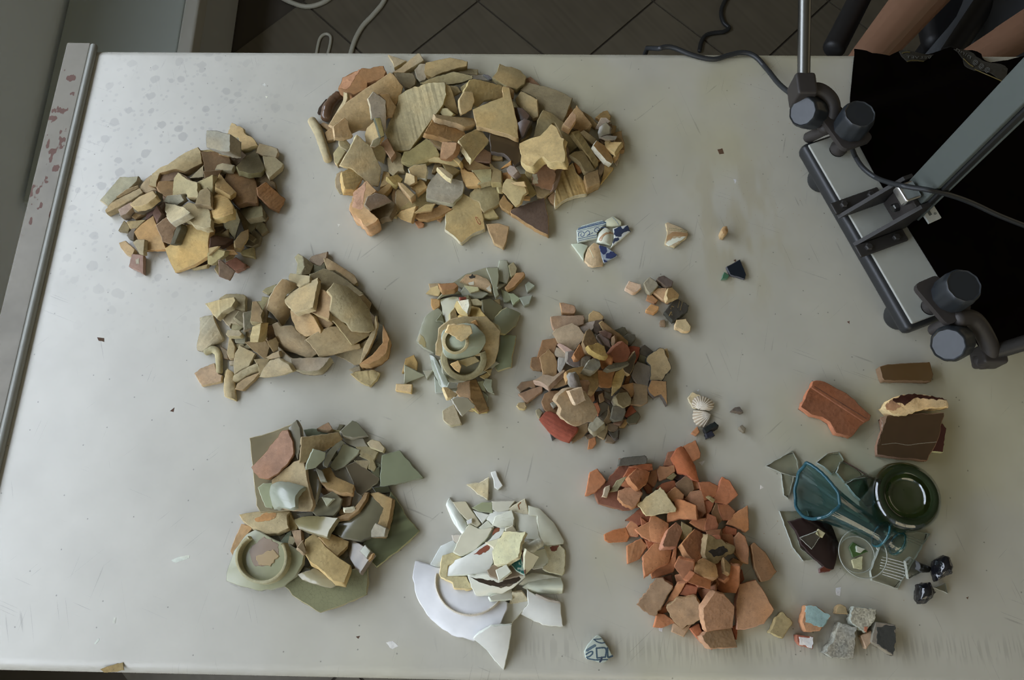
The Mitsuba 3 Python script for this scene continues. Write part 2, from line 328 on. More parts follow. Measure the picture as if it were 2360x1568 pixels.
def sherd(r, key):
    rng = np.random.default_rng(abs(hash_(key)) % 2 ** 32); o = r['o']; u0 = r['P'][:, 0].mean()
    t = (o.get('t') or PILES[r['pile']][2]) * 1e-3; b = o.get('b', 0.0) * 1e-3
    if not b and r['pile'] in 'ABCEFH' and not o.get('n') and r['layer'] > 0: b = rng.uniform(.2, .9) * 1e-3
    t = min(t, max(.003, .55 * math.sqrt(poly2(r['P']).area) * .00045)) if 't' not in o else t
    pl, O, R, L, sf = settle(r['P'], t, b, .0022 if o.get('n') else 0.0, rng.integers(1000))
    size = math.sqrt(poly2(L).area); gl = bool(o.get('g'))
    V, Fc, e = slab(L, sf.h, t, rng, float(np.clip(size / 9, .0022, .006)), float(np.clip(size * .008, .0001, .00035)) * (2.2 if o.get('n') else 1), min(.0006, t * .15))
    V = O + V @ R.T
    col = albedo(r['col'], u0); ec = albedo(o['e'], u0) if 'e' in o else np.clip(col * (1.05 if not gl else .9) + (.06 if gl else .01), 0, .8)
    if gl and r['pile'] not in 'GLP': col, ec = col * .82, ec * .8
    elif gl: col = np.clip(col * 1.12, 0, .66)
    style = int(o.get('s') or 0); ang = rng.uniform(0, math.pi)
    if r['short'] == 'scored pale sherd': ang = .25
    uv = uvs(e, col, ec, style, ang)
    bs = 'glaze' if gl else 'matte'
    if o.get('c'): bs = 'clear_glass'
    if o.get('k'): bs = 'teal_glass'
    if o.get('c') or o.get('k'):
        top = (e[Fc] > 0).any(1)
        for nm, m in (('pane', ~top), ('broken_edge', top)):
            k, inv = np.unique(Fc[m], return_inverse=True); part(key, nm, (V[k], inv.reshape(-1, 3)), bs if nm == 'pane' else 'glass_rim', nm == 'pane')
    elif 'e' in o and size > .02:
        top = (e[Fc] > 0).all(1)
        for nm, m, lb in (('face', ~top, None), ('broken_edge', top, 'lighter broken edge' if ec.mean() > col.mean() else 'darker broken edge')):
            f = Fc[m]; k, inv = np.unique(f, return_inverse=True)
            part(key, nm, (V[k], inv.reshape(-1, 3)), bs, True, label=lb, uv=uv[k])
    elif r['kids']:
        part(key, 'body', (V, Fc), bs, True, uv=uv)
    else: put(key, (V, Fc), bs, True, uv=uv)
    for q in r['kids']:
        qc = albedo(q['col'], u0) * (.85 if gl else 1)
        if q['kind'] == '~':
            g = shapely.LineString(smooth_line(q['P'], 5) if len(q['P']) > 3 and r['pile'] != 'V' else q['P']).buffer(max(q['num'][0] / 2, .35), quad_segs=3).simplify(.12); nm, rise, lb = 'painted_line', .00025, None
            th = .0006
        elif q['kind'] == '+':
            g = poly2(q['P']); rise = q['o'].get('h', .35) * 1e-3; th = rise + .0008; nm = 'foot_ring' if rise > .003 else 'surface_patch'; lb = None
        else:
            ro, ri, a0, a1 = q['num']; A = np.radians(np.linspace(a0, a1, 56)); c = q['P'][0]; full = abs(a1 - a0) >= 359
            ring = lambda rr: c + rr * np.c_[np.cos(A), np.sin(A)]
            g = shapely.Polygon(ring(ro), [ring(ri)[::-1]] if full else None) if full else shapely.Polygon(np.vstack([ring(ro), ring(ri)[::-1]]))
            rise = q['o'].get('h', 4) * 1e-3; th = rise + .002; nm = 'foot_ring'; lb = None
        pieces = []
        if q['kind'] == 'R':
            k = 56; M = []
            for rr, up in ((ro, -.0015), (ro * .985, rise * .8), (ro * .965, rise), (ri * 1.03, rise), (ri * 1.005, rise * .85), (ri, -.0015)):
                X = (on_plane(ring(rr), pl) - O) @ R[:, :2]; M.append(np.c_[X, np.maximum(sf.h(X), 0) * 1 + up])
            M = np.array(M); nM = len(M); V2 = M.transpose(1, 0, 2).reshape(-1, 3); f = []
            for i in range(k - 1):
                for s in range(nM - 1): f += [[i * nM + s, i * nM + s + 1, (i + 1) * nM + s + 1], [i * nM + s, (i + 1) * nM + s + 1, (i + 1) * nM + s]]
            if not full:
                for i, sg in ((0, 1), (k - 1, -1)):
                    for s in range(1, nM - 1): f += [[i * nM, i * nM + s, i * nM + s + 1][::sg]]
            pieces.append((V2, np.array(f), np.zeros(len(V2))))
        else:
            for gg in (g.geoms if hasattr(g, 'geoms') else [g]):
                if gg.interiors:                                   # a closed loop: cut it open along a line
                    x0, y0, x1, y1 = gg.bounds; cx = (x0 + x1) / 2
                    halves = [gg.intersection(shapely.box(x0 - 1, y0 - 1, cx, y1 + 1)), gg.intersection(shapely.box(cx, y0 - 1, x1 + 1, y1 + 1))]
                    todo = [w for hlf in halves for w in (hlf.geoms if hasattr(hlf, 'geoms') else [hlf]) if w.geom_type == 'Polygon']
                else: todo = [gg]
                for w in todo:
                    X = (on_plane(np.array(w.exterior.coords)[:-1], pl) - O) @ R[:, :2]
                    if len(X) < 3: continue
                    pieces.append(slab(X, sf.h, th, rng, .0025, 0.0 if q['kind'] == '~' or rise > .003 else .0005, min(.0001, th * .2) if rise < .003 else .0012, rise, max(.0025, math.sqrt(poly2(X).area / 50))))
        if not pieces: continue
        at = np.cumsum([0] + [len(p[0]) for p in pieces]); V2 = np.vstack([p[0] for p in pieces]); F2 = np.vstack([p[1] + at[i] for i, p in enumerate(pieces)])
        b2 = 'glaze' if (gl or r['pile'] in 'LP') and nm != 'foot_ring' or q['col'] == '3a1c12' else 'matte'
        part(key, nm, (O + V2 @ R.T, F2), b2, nm == 'foot_ring', uv=uvs(np.zeros(len(V2)), qc, qc, 0, 0.0))
    return O, R
def hash_(s):
    h = 2166136261
    for c in s: h = ((h ^ ord(c)) * 16777619) & 0xFFFFFFFF
    return h
def stick(r, key):
    rng = np.random.default_rng(hash_(key)); rad = r['num'][0] * .00043
    P = smooth_line(r['P'], 6); z = TABLE
    for it in range(2):
        X = px(P[:, 0], P[:, 1], z + rad); I, J, _, _ = cells(shapely.LineString(X[:, :2]).buffer(rad * .6)); z = max(TABLE, np.percentile(HM[I, J], 97)) if len(I) else TABLE
    X = px(P[:, 0], P[:, 1], z + rad + .0003)
    rr = rad * (1 + .06 * np.sin(np.linspace(0, 5, len(X))) + .03 * rng.normal(size=len(X)))
    m = tube(X, rr, 14); u0 = r['P'][:, 0].mean(); c = albedo(r['col'], u0)
    put(key, (m.vertices, m.faces), 'glaze' if r['o'].get('g') else 'matte', True, uv=uvs(np.zeros(len(m.vertices)), c, c, 0, 0))
    I, J, _, _ = cells(shapely.LineString(X[:, :2]).buffer(rad)); HM[I, J] = np.maximum(HM[I, J], z + 2 * rad)
    return X.mean(0), None
# names and labels for the sherds that carry no label of their own
def hue_word(h):
    r, g, b = [int(h[i:i + 2], 16) / 255 for i in (0, 2, 4)]
    mx, mn = max(r, g, b), min(r, g, b); s = (mx - mn) / mx
    if mx < .27: return 'blackish' if s < .35 else 'dark brown'
    if s < .13: return 'whitish' if mx > .72 else 'grey' if mx > .48 else 'dark grey'
    hu = (math.degrees(math.atan2(math.sqrt(3) * (g - b), 2 * r - g - b))) % 360
    if hu < 24: return 'red-orange' if s > .5 else 'reddish' if s > .3 else 'mauve'
    if hu < 32: return 'orange' if s > .52 else ('pinkish-tan' if mx > .55 else 'brown')
    if hu < 40: return 'orange-tan' if s > .45 and mx > .58 else ('tan' if mx > .6 else 'brown') if s > .25 else 'pinkish-grey'
    if hu < 52: return ('pale buff' if mx > .68 else 'buff' if mx > .6 else 'dull brown') if s > .22 else ('cream' if mx > .68 else 'grey-beige')
    if hu < 75: return 'pale khaki' if mx > .62 else 'olive'
    return 'greenish'
def shape_word(P):
    g = poly2(P).simplify(2.0); r = g.minimum_rotated_rectangle; q = np.array(r.exterior.coords)
    a, b = sorted([np.linalg.norm(q[1] - q[0]), np.linalg.norm(q[2] - q[1])]); n = len(g.exterior.coords) - 1
    if b > 3.0 * a: return 'sliver'
    if b > 2.1 * a: return 'narrow sherd'
    fill = g.area / g.convex_hull.area
    if fill < .8: return 'notched sherd'
    return {3: 'three-cornered sherd', 4: 'four-sided sherd', 5: 'five-sided sherd'}.get(n, 'rounded sherd')
def size_word(P):
    s = math.sqrt(poly2(P).area); return 'tiny' if s < 13 else 'small' if s < 26 else 'medium' if s < 45 else 'large'
def where(dx, dy):
    a = math.degrees(math.atan2(-dy, dx)) % 360
    return ['right of', 'above and right of', 'above', 'above and left of', 'left of', 'below and left of', 'below', 'below and right of'][int((a + 22.5) // 45) % 8]
def write_labels(todo):
    seen = set(v['label'] for v in labels.values() if 'label' in v)
    anchors = {}
    for key, r in todo:
        if r['short']: anchors.setdefault(r['pile'], []).append((r['short'], np.array(poly2(r['P']).centroid.coords[0]) if r['kind'] == 'S' else r['P'].mean(0)))
    for key, r in todo:
        name, ct, _, grp, place, _, _ = PILES[r['pile']]
        c = np.array(poly2(r['P']).centroid.coords[0]) if r['kind'] == 'S' else r['P'].mean(0)
        lab = r['label']
        if not lab:
            hw, sw = hue_word(r['col']), shape_word(r['P'])
            an = sorted(anchors.get(r['pile'], []), key=lambda q: np.linalg.norm(q[1] - c))
            base = f"{size_word(r['P'])} {'glazed ' if r['o'].get('g') else ''}{hw} {sw}" + (' buried' if r.get('buried') else '')
            cand = [f"{base} {'' if r.get('buried') else 'just '}{where(*(c - an[0][1]))} the {an[0][0]}"] if an else [f'{base} {place}']
            cand += [f"{base} {where(*(c - q[1]))} the {q[0]}" for q in an[1:4]]
            for q in an[1:7]:
                cand += [f"{base} {where(*(c - an[0][1]))} the {an[0][0]}, {where(*(c - q[1]))} the {q[0]}"]
            lab = next((q for q in cand if q not in seen and len(q.split()) <= 16), None) or next((q for q in cand if q not in seen), cand[-1])
        if len(lab.split()) > 16: lab = ' '.join(lab.replace(' just ', ' ').replace(' and ', '-').split()[:16])
        seen.add(lab)
        labels[key] = {'label': lab, 'category': {'charcoal_stick': 'charcoal', 'charcoal_lump': 'charcoal', 'stone': 'stone', 'shell_flake': 'shell'}.get(key.rsplit('_0', 1)[0], ct)}
        if grp: labels[key]['group'] = grp
def lay(recs):
    order = []; rng = np.random.default_rng(5)
    for pile in dict.fromkeys(r['pile'] for r in recs):
        mine = [r for r in recs if r['pile'] == pile]; name, ct, t, grp, place, nf, fc = PILES[pile]
        hull = shapely.union_all([poly2(r['P']).buffer(4) for r in mine if r['kind'] == 'S'])
        if nf:
            hull = hull if hull.geom_type == 'Polygon' else max(hull.geoms, key=lambda q: q.area)
            hull = hull.simplify(2); x0, y0, x1, y1 = hull.bounds; gx, gy = [q.ravel() for q in np.meshgrid(np.arange(x0, x1, 7), np.arange(y0, y1, 7))]
            core = hull.buffer(-13); m = shapely.contains_xy(core, gx, gy); pts = np.c_[gx[m], gy[m]]; cover = np.zeros(len(pts)); edge = shapely.distance(hull.exterior, shapely.points(pts)); shapely.prepare(core)
            for k in range(nf):
                best = np.argmin(cover + rng.uniform(0, .6, len(pts)) - np.minimum(edge, 60) / 90 * (k / nf)); c = pts[best]
                for s in (rng.uniform(24, 42), 22, 16, 11):
                    A = np.sort(rng.uniform(0, 2 * math.pi) + (np.arange(6) + rng.uniform(-.3, .3, 6)) * math.pi / 3); P = c + s * np.c_[np.cos(A), np.sin(A)] * rng.uniform(.75, 1.1, (6, 1))
                    g = shapely.Polygon(P)
                    if core.contains(g): break
                else: continue
                cover[shapely.contains_xy(g, pts[:, 0], pts[:, 1])] += 1
                order.append(dict(kind='S', layer=0, col=fc, P=P, num=[], o={'t': 4.5}, label='', short='', buried=True, pile=pile, kids=[]))
        order += sorted(mine, key=lambda r: r['layer'])
    todo = []
    for r in order:
        name = r['o'].get('N') or PILES[r['pile']][0]
        if r['short'] in ('charcoal stick', 'charcoal lump'): name = r['short'].replace(' ', '_')
        if 'stone' in r['short'] and r['pile'] == 'N': name = 'stone'
        if r['short'] == 'yellowish shell flake': name = 'shell_flake'
        key = numbered(name)
        (stick if r['kind'] == 'T' else sherd)(r, key)
        todo.append((key, r))
    write_labels(todo)
# ---------------------------------------------------------------- the room
XL, XR, YF, YB, ZC = -0.93, 2.7, -1.9, 2.7, 2.75
def wall_tex(p, n, uv):
    m = fbm(p.x * 3 + p.y * 2, p.y * 3, p.z * 3, 3)
    return mi.Color3f(.80, .86, .89) * (.9 + .2 * m)
mat('wall_paint', proc(wall_tex), .7)
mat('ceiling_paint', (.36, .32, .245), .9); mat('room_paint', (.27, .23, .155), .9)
mat('frame_paint', (.55, .55, .53), .5)
def floor_tex(p, n, uv):
    m = fbm(p.x * 9, p.y * 9, 1.0, 4); s = noise((p.x * .8 + p.y * .6) * 160, (p.y * .8 - p.x * .6) * 8)
    return mi.Color3f(.115, .10, .072) * (.75 + .4 * m + .15 * s)
mat('floor_tile', proc(floor_tex), .45)
mat('grout', (.06, .05, .038), .9)
struct('floor', box((XL - .1, YF - .1, -.06), (XR + .1, YB + .1, -.004)), 'grout')
struct('ceiling', box((XL - .1, YF - .1, ZC), (XR + .1, YB + .1, ZC + .06)), 'ceiling_paint')
struct('wall_back', box((XL - .1, YB, 0), (XR + .1, YB + .08, ZC)), 'room_paint')
def holed_wall(name, lo, hi, ax, w0, w1, z0, z1, m='wall_paint'):
    ms = []
    for a0, a1, c0, c1 in ((lo[ax], hi[ax], 0, z0), (lo[ax], hi[ax], z1, ZC), (lo[ax], w0, z0, z1), (w1, hi[ax], z0, z1)):
        l, h = list(lo), list(hi); l[ax], h[ax], l[2], h[2] = a0, a1, c0, c1; ms.append(box(l, h))
    struct(name, cat(*ms), m)
WL = (-1.5, 1.4, .98, 1.78); WF = (-.2, 1.6, 1.0, 2.25); WR = (.3, 2.3, .85, 1.75)
holed_wall('wall_left', (XL - .08, YF, 0), (XL, YB, ZC), 1, *WL)
holed_wall('wall_right', (XR, YF, 0), (XR + .08, YB, ZC), 1, *WR, 'room_paint')
holed_wall('wall_front', (XL - .08, YF - .08, 0), (XR, YF, ZC), 0, *WF)
def window(name, ax, pos, w0, w1, z0, z1, rad, inward):
    ms = []; d = .03
    def bar(a0, a1, c0, c1):
        l, h = [0, 0, c0], [0, 0, c1]; l[ax], h[ax] = a0, a1; l[1 - ax], h[1 - ax] = sorted((pos, pos + d * -inward)); ms.append(box(l, h))
    bar(w0, w1, z0, z0 + .05); bar(w0, w1, z1 - .05, z1); bar(w0, w0 + .05, z0 + .05, z1 - .05); bar(w1 - .05, w1, z0 + .05, z1 - .05)
    k = (w0 + w1) / 2; bar(k - .025, k + .025, z0 + .05, z1 - .05)
    struct(name, cat(*ms), 'frame_paint')
    q = pos - inward * .045
    for i, (a0, a1) in enumerate(((w0 + .05, k - .025), (k + .025, w1 - .05))):
        if ax == 1 and inward < 0: P = np.array([[q, a1, z0 + .05], [q, a0, z0 + .05], [q, a0, z1 - .05], [q, a1, z1 - .05]])
        elif ax == 1: P = np.array([[q, a0, z0 + .05], [q, a1, z0 + .05], [q, a1, z1 - .05], [q, a0, z1 - .05]])
        else: P = np.array([[a1, q, z0 + .05], [a0, q, z0 + .05], [a0, q, z1 - .05], [a1, q, z1 - .05]])
        key = numbered(name + '__pane')
        scene[key] = mikit.ply((P, np.array([[0, 1, 2], [0, 2, 3]])), {'type': 'diffuse', 'reflectance': rgb(.05, .05, .05)}, emitter={'type': 'area', 'radiance': rgb(*rad)})
window('window_1', 1, XL - .02, *WL, WINDOW_LEFT, 1)
window('window_3', 1, XR + .02, *WR, ADDED_WINDOW_RIGHT, -1)  # not seen in view, added to light the left wall
window('window_2', 0, YF - .02, *WF, WINDOW_FRONT, 1)
# floor tiles laid on the diagonal, each its own piece
S45 = math.sqrt(.5); TS = .30; o0 = np.array([-.082, 1.391])
tile = box((-TS / 2 + .0025, -TS / 2 + .0025, -.004), (TS / 2 - .0025, TS / 2 - .0025, 0.0))
tile_ply = mikit.ply(tile, 'floor_tile')
for i in range(-18, 19):
    for j in range(-18, 19):
        c = o0 + TS * ((i + .5) * np.array([S45, -S45]) + (j + .5) * np.array([S45, S45]))
        if not (XL + .215 < c[0] < XR - .22 and YF + .215 < c[1] < YB - .22): continue
        scene[numbered('floor__tile')] = {**tile_ply, 'to_world': T().translate([c[0], c[1], 0]).rotate([0, 0, 1], -45)}
# ceiling lamp over the far side of the room
# ---------------------------------------------------------------- the table
def line_x(p, q, r, s):
    A = np.array([q - p, r - s]).T; t = np.linalg.solve(A, r - p); return p + (q - p) * t[0]
f0, f1 = px(217, 110)[:2], px(1965, 119)[:2]
n0, n1 = px(0, 1548)[:2], px(700, 1563)[:2]
l0, l1 = px(166, 106)[:2], px(-60, 1080 + 80)[:2]
i0, i1 = px(222, 118)[:2], px(0, 1080)[:2]
l1 = l0 + (i1 - i0); RX = 1.02
TLc, BLc = line_x(l0, l1, f0, f1), line_x(l0, l1, n0, n1)
TRc = f0 + (f1 - f0) * (RX - f0[0]) / (f1[0] - f0[0]); BRc = n0 + (n1 - n0) * (RX - n0[0]) / (n1[0] - n0[0])
spots = lambda p, f, t0, t1, ox=0.0: smoothstep(t0, t1, noise(p.x * f + ox, p.y * f + ox))
def dots(p, f, gate, o):
    a, b, r = voronoi(p.x * f + o, p.y * f + o)
    return smoothstep(.026, .008, a - .012 * r) * smoothstep(gate, gate + .02, r)
def blobs(p, f, rad, gate, o):
    w = .25 * fbm(p.x * f * 3, p.y * f * 3, o, 2)
    a, b, r = voronoi(p.x * f + o, p.y * f + o)
    return smoothstep(.0, -.06, a + w - rad * (.6 + .9 * r)) * smoothstep(gate, gate + .02, r)
def table_tex(p, n, uv):
    c = mi.Color3f(.435, .420, .368)
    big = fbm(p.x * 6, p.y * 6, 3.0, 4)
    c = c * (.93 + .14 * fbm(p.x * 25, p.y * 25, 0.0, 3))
    ye = (.30 + .70 * smoothstep(.42, .66, big)) * smoothstep(-.40, .20, p.x)  # yellowed blotches; their rise to the right is warm light put into the colour
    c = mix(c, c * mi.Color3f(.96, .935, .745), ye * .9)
    # water spots near the left back corner
    near = smoothstep(.20, .05, dr.sqrt(dr.square(p.x + .39) + dr.square((p.y - .47) * .8)))
    c = mix(c, mi.Color3f(.31, .30, .27), near * blobs(p, 48.0, .28, .55, 2.0) * .65)
    c = mix(c, mi.Color3f(.33, .32, .29), near * blobs(p, 110.0, .27, .45, 7.0) * .5)
    # fine dark specks and brown rust dots
    c = c * (1 - .5 * dots(p, 42.0, .72, .0))
    rust = smoothstep(.55, .75, noise(p.x * 14, p.y * 14, 5.0)) * smoothstep(.05, .25, p.x)
    c = mix(c, mi.Color3f(.28, .17, .08), rust * dots(p, 60.0, .3, 7.3) * .7)
    near2 = smoothstep(.085, .02, dr.sqrt(dr.square(p.x - .245) + dr.square((p.y - .40) * .6)))
    c = mix(c, mi.Color3f(.26, .13, .06), near2 * dots(p, 120.0, .35, 3.1) * .8)
    c = mix(c, mi.Color3f(.38, .34, .23), near2 * smoothstep(.45, .7, fbm(p.x * 60, p.y * 20, 6.0, 3)) * .6)
    # scratches in several directions
    for a, w in ((.3, 1.0), (1.2, 2.0), (2.3, 3.0), (2.9, 4.0)):
        s = noise((p.x * math.cos(a) + p.y * math.sin(a)) * 900, (p.y * math.cos(a) - p.x * math.sin(a)) * 16, w)
        g = smoothstep(.62, .72, noise(p.x * 30 + w * 9, p.y * 30, w))
        c = c * (1 - .22 * g * smoothstep(.93, .98, s))
    # worn grubby band along the near edge
    band = smoothstep(.018, .0, dr.abs(p.y + .035)) * smoothstep(-.1, .1, p.x)
    c = c * (1 - .14 * band * smoothstep(.5, .7, noise(p.x * 700, p.y * 60, 2.0)))
    return c
def table_rough(p, n, uv): return .30 + .12 * fbm(p.x * 20, p.y * 20, 0.0, 3)
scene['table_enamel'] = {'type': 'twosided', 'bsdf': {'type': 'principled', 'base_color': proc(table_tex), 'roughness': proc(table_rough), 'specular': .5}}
def hull_slab(corners, z0, z1, r):
    s = Manifold.sphere(r, 24); c = np.mean(corners, 0); pts = []
    for q in corners:
        d = np.sign(c - q) * r
        for z in (z0 + r, z1 - r): pts.append(s.translate([q[0] + d[0], q[1] + d[1], z]))
    return tm(Manifold.batch_hull(pts))
tab = thing('table', 'white enamelled work table scratched and spotted, carrying all the sherd piles', 'table')
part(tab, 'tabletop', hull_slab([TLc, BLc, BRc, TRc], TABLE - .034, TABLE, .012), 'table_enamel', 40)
mat('leg_steel', (.25, .25, .24), .5)
cc = (TLc + BLc + BRc + TRc) / 4
for q in (TLc, BLc, BRc, TRc):
    c = q + (cc - q) * np.array([.09, .12]); part(tab, 'leg', box((c[0] - .02, c[1] - .02, 0), (c[0] + .02, c[1] + .02, TABLE - .034), .004), 'leg_steel')
def trim_tex(p, n, uv):
    m = fbm(p.x * 50, p.y * 50, p.z * 50, 3); r = smoothstep(.66, .72, fbm(p.x * 150 + 3, p.y * 90, 1.0, 3)) * smoothstep(.45, .6, noise(p.x * 8, p.y * 9, 8.0))
    d = smoothstep(.50, .68, fbm(p.x * 22, p.y * 9, 4.0, 3))
    c = mi.Color3f(.21, .195, .165) * (.8 + .35 * m)
    c = mix(c, mi.Color3f(.20, .185, .15), d * .6)
    return mix(c, mi.Color3f(.10, .045, .035), r * .85)
mat('trim_paint', proc(trim_tex), .75, 0, .25)
mat('bead_metal', (.20, .20, .175), .45, .2)
dl = (l1 - l0) / np.linalg.norm(l1 - l0); nl = np.array([-dl[1], dl[0]]); nl = nl if nl[0] > 0 else -nl
a, b = TLc + nl * .001 - dl * .003, BLc + nl * .001
wtr = abs(np.dot(i0 - l0, nl))
def bar2(a, b, w, z0, z1, r=.0015):
    s = Manifold.sphere(r, 10); pts = []
    for q in (a, b, a + nl * w, b + nl * w):
        for z in (z0 + r, z1 - r): pts.append(s.translate([q[0], q[1], z]))
    return tm(Manifold.batch_hull(pts))
part(tab, 'edge_trim', bar2(a - nl * .004, b - nl * .004, wtr - .005, TABLE - .036, TABLE + .004), 'trim_paint', 30, label='chipped beige metal strip along the left edge')
A3 = np.array([*(TLc + nl * (wtr - .002)), TABLE + .003]); B3 = np.array([*(BLc + nl * (wtr - .002)), TABLE + .003])
part(tab, 'edge_bead', tube([A3, B3], .0042, 16), 'bead_metal', True, label='grey round bead beside the strip')
def table_patch(name, pts, color, u0, label=None, zz=.0003):
    X = px(np.array(pts)[:, 0], np.array(pts)[:, 1], TABLE); rng = np.random.default_rng(len(scene))
    V, Fc, e = slab(X[:, :2], lambda q: np.zeros(len(q)), .0006, rng, .003, .0002, .00008, zz)
    V = V + [0, 0, TABLE]; c = albedo(color, u0)
    part(tab, name, (V, Fc), 'matte', False, label=label, uv=uvs(e * 0, c, c, 0, 0))
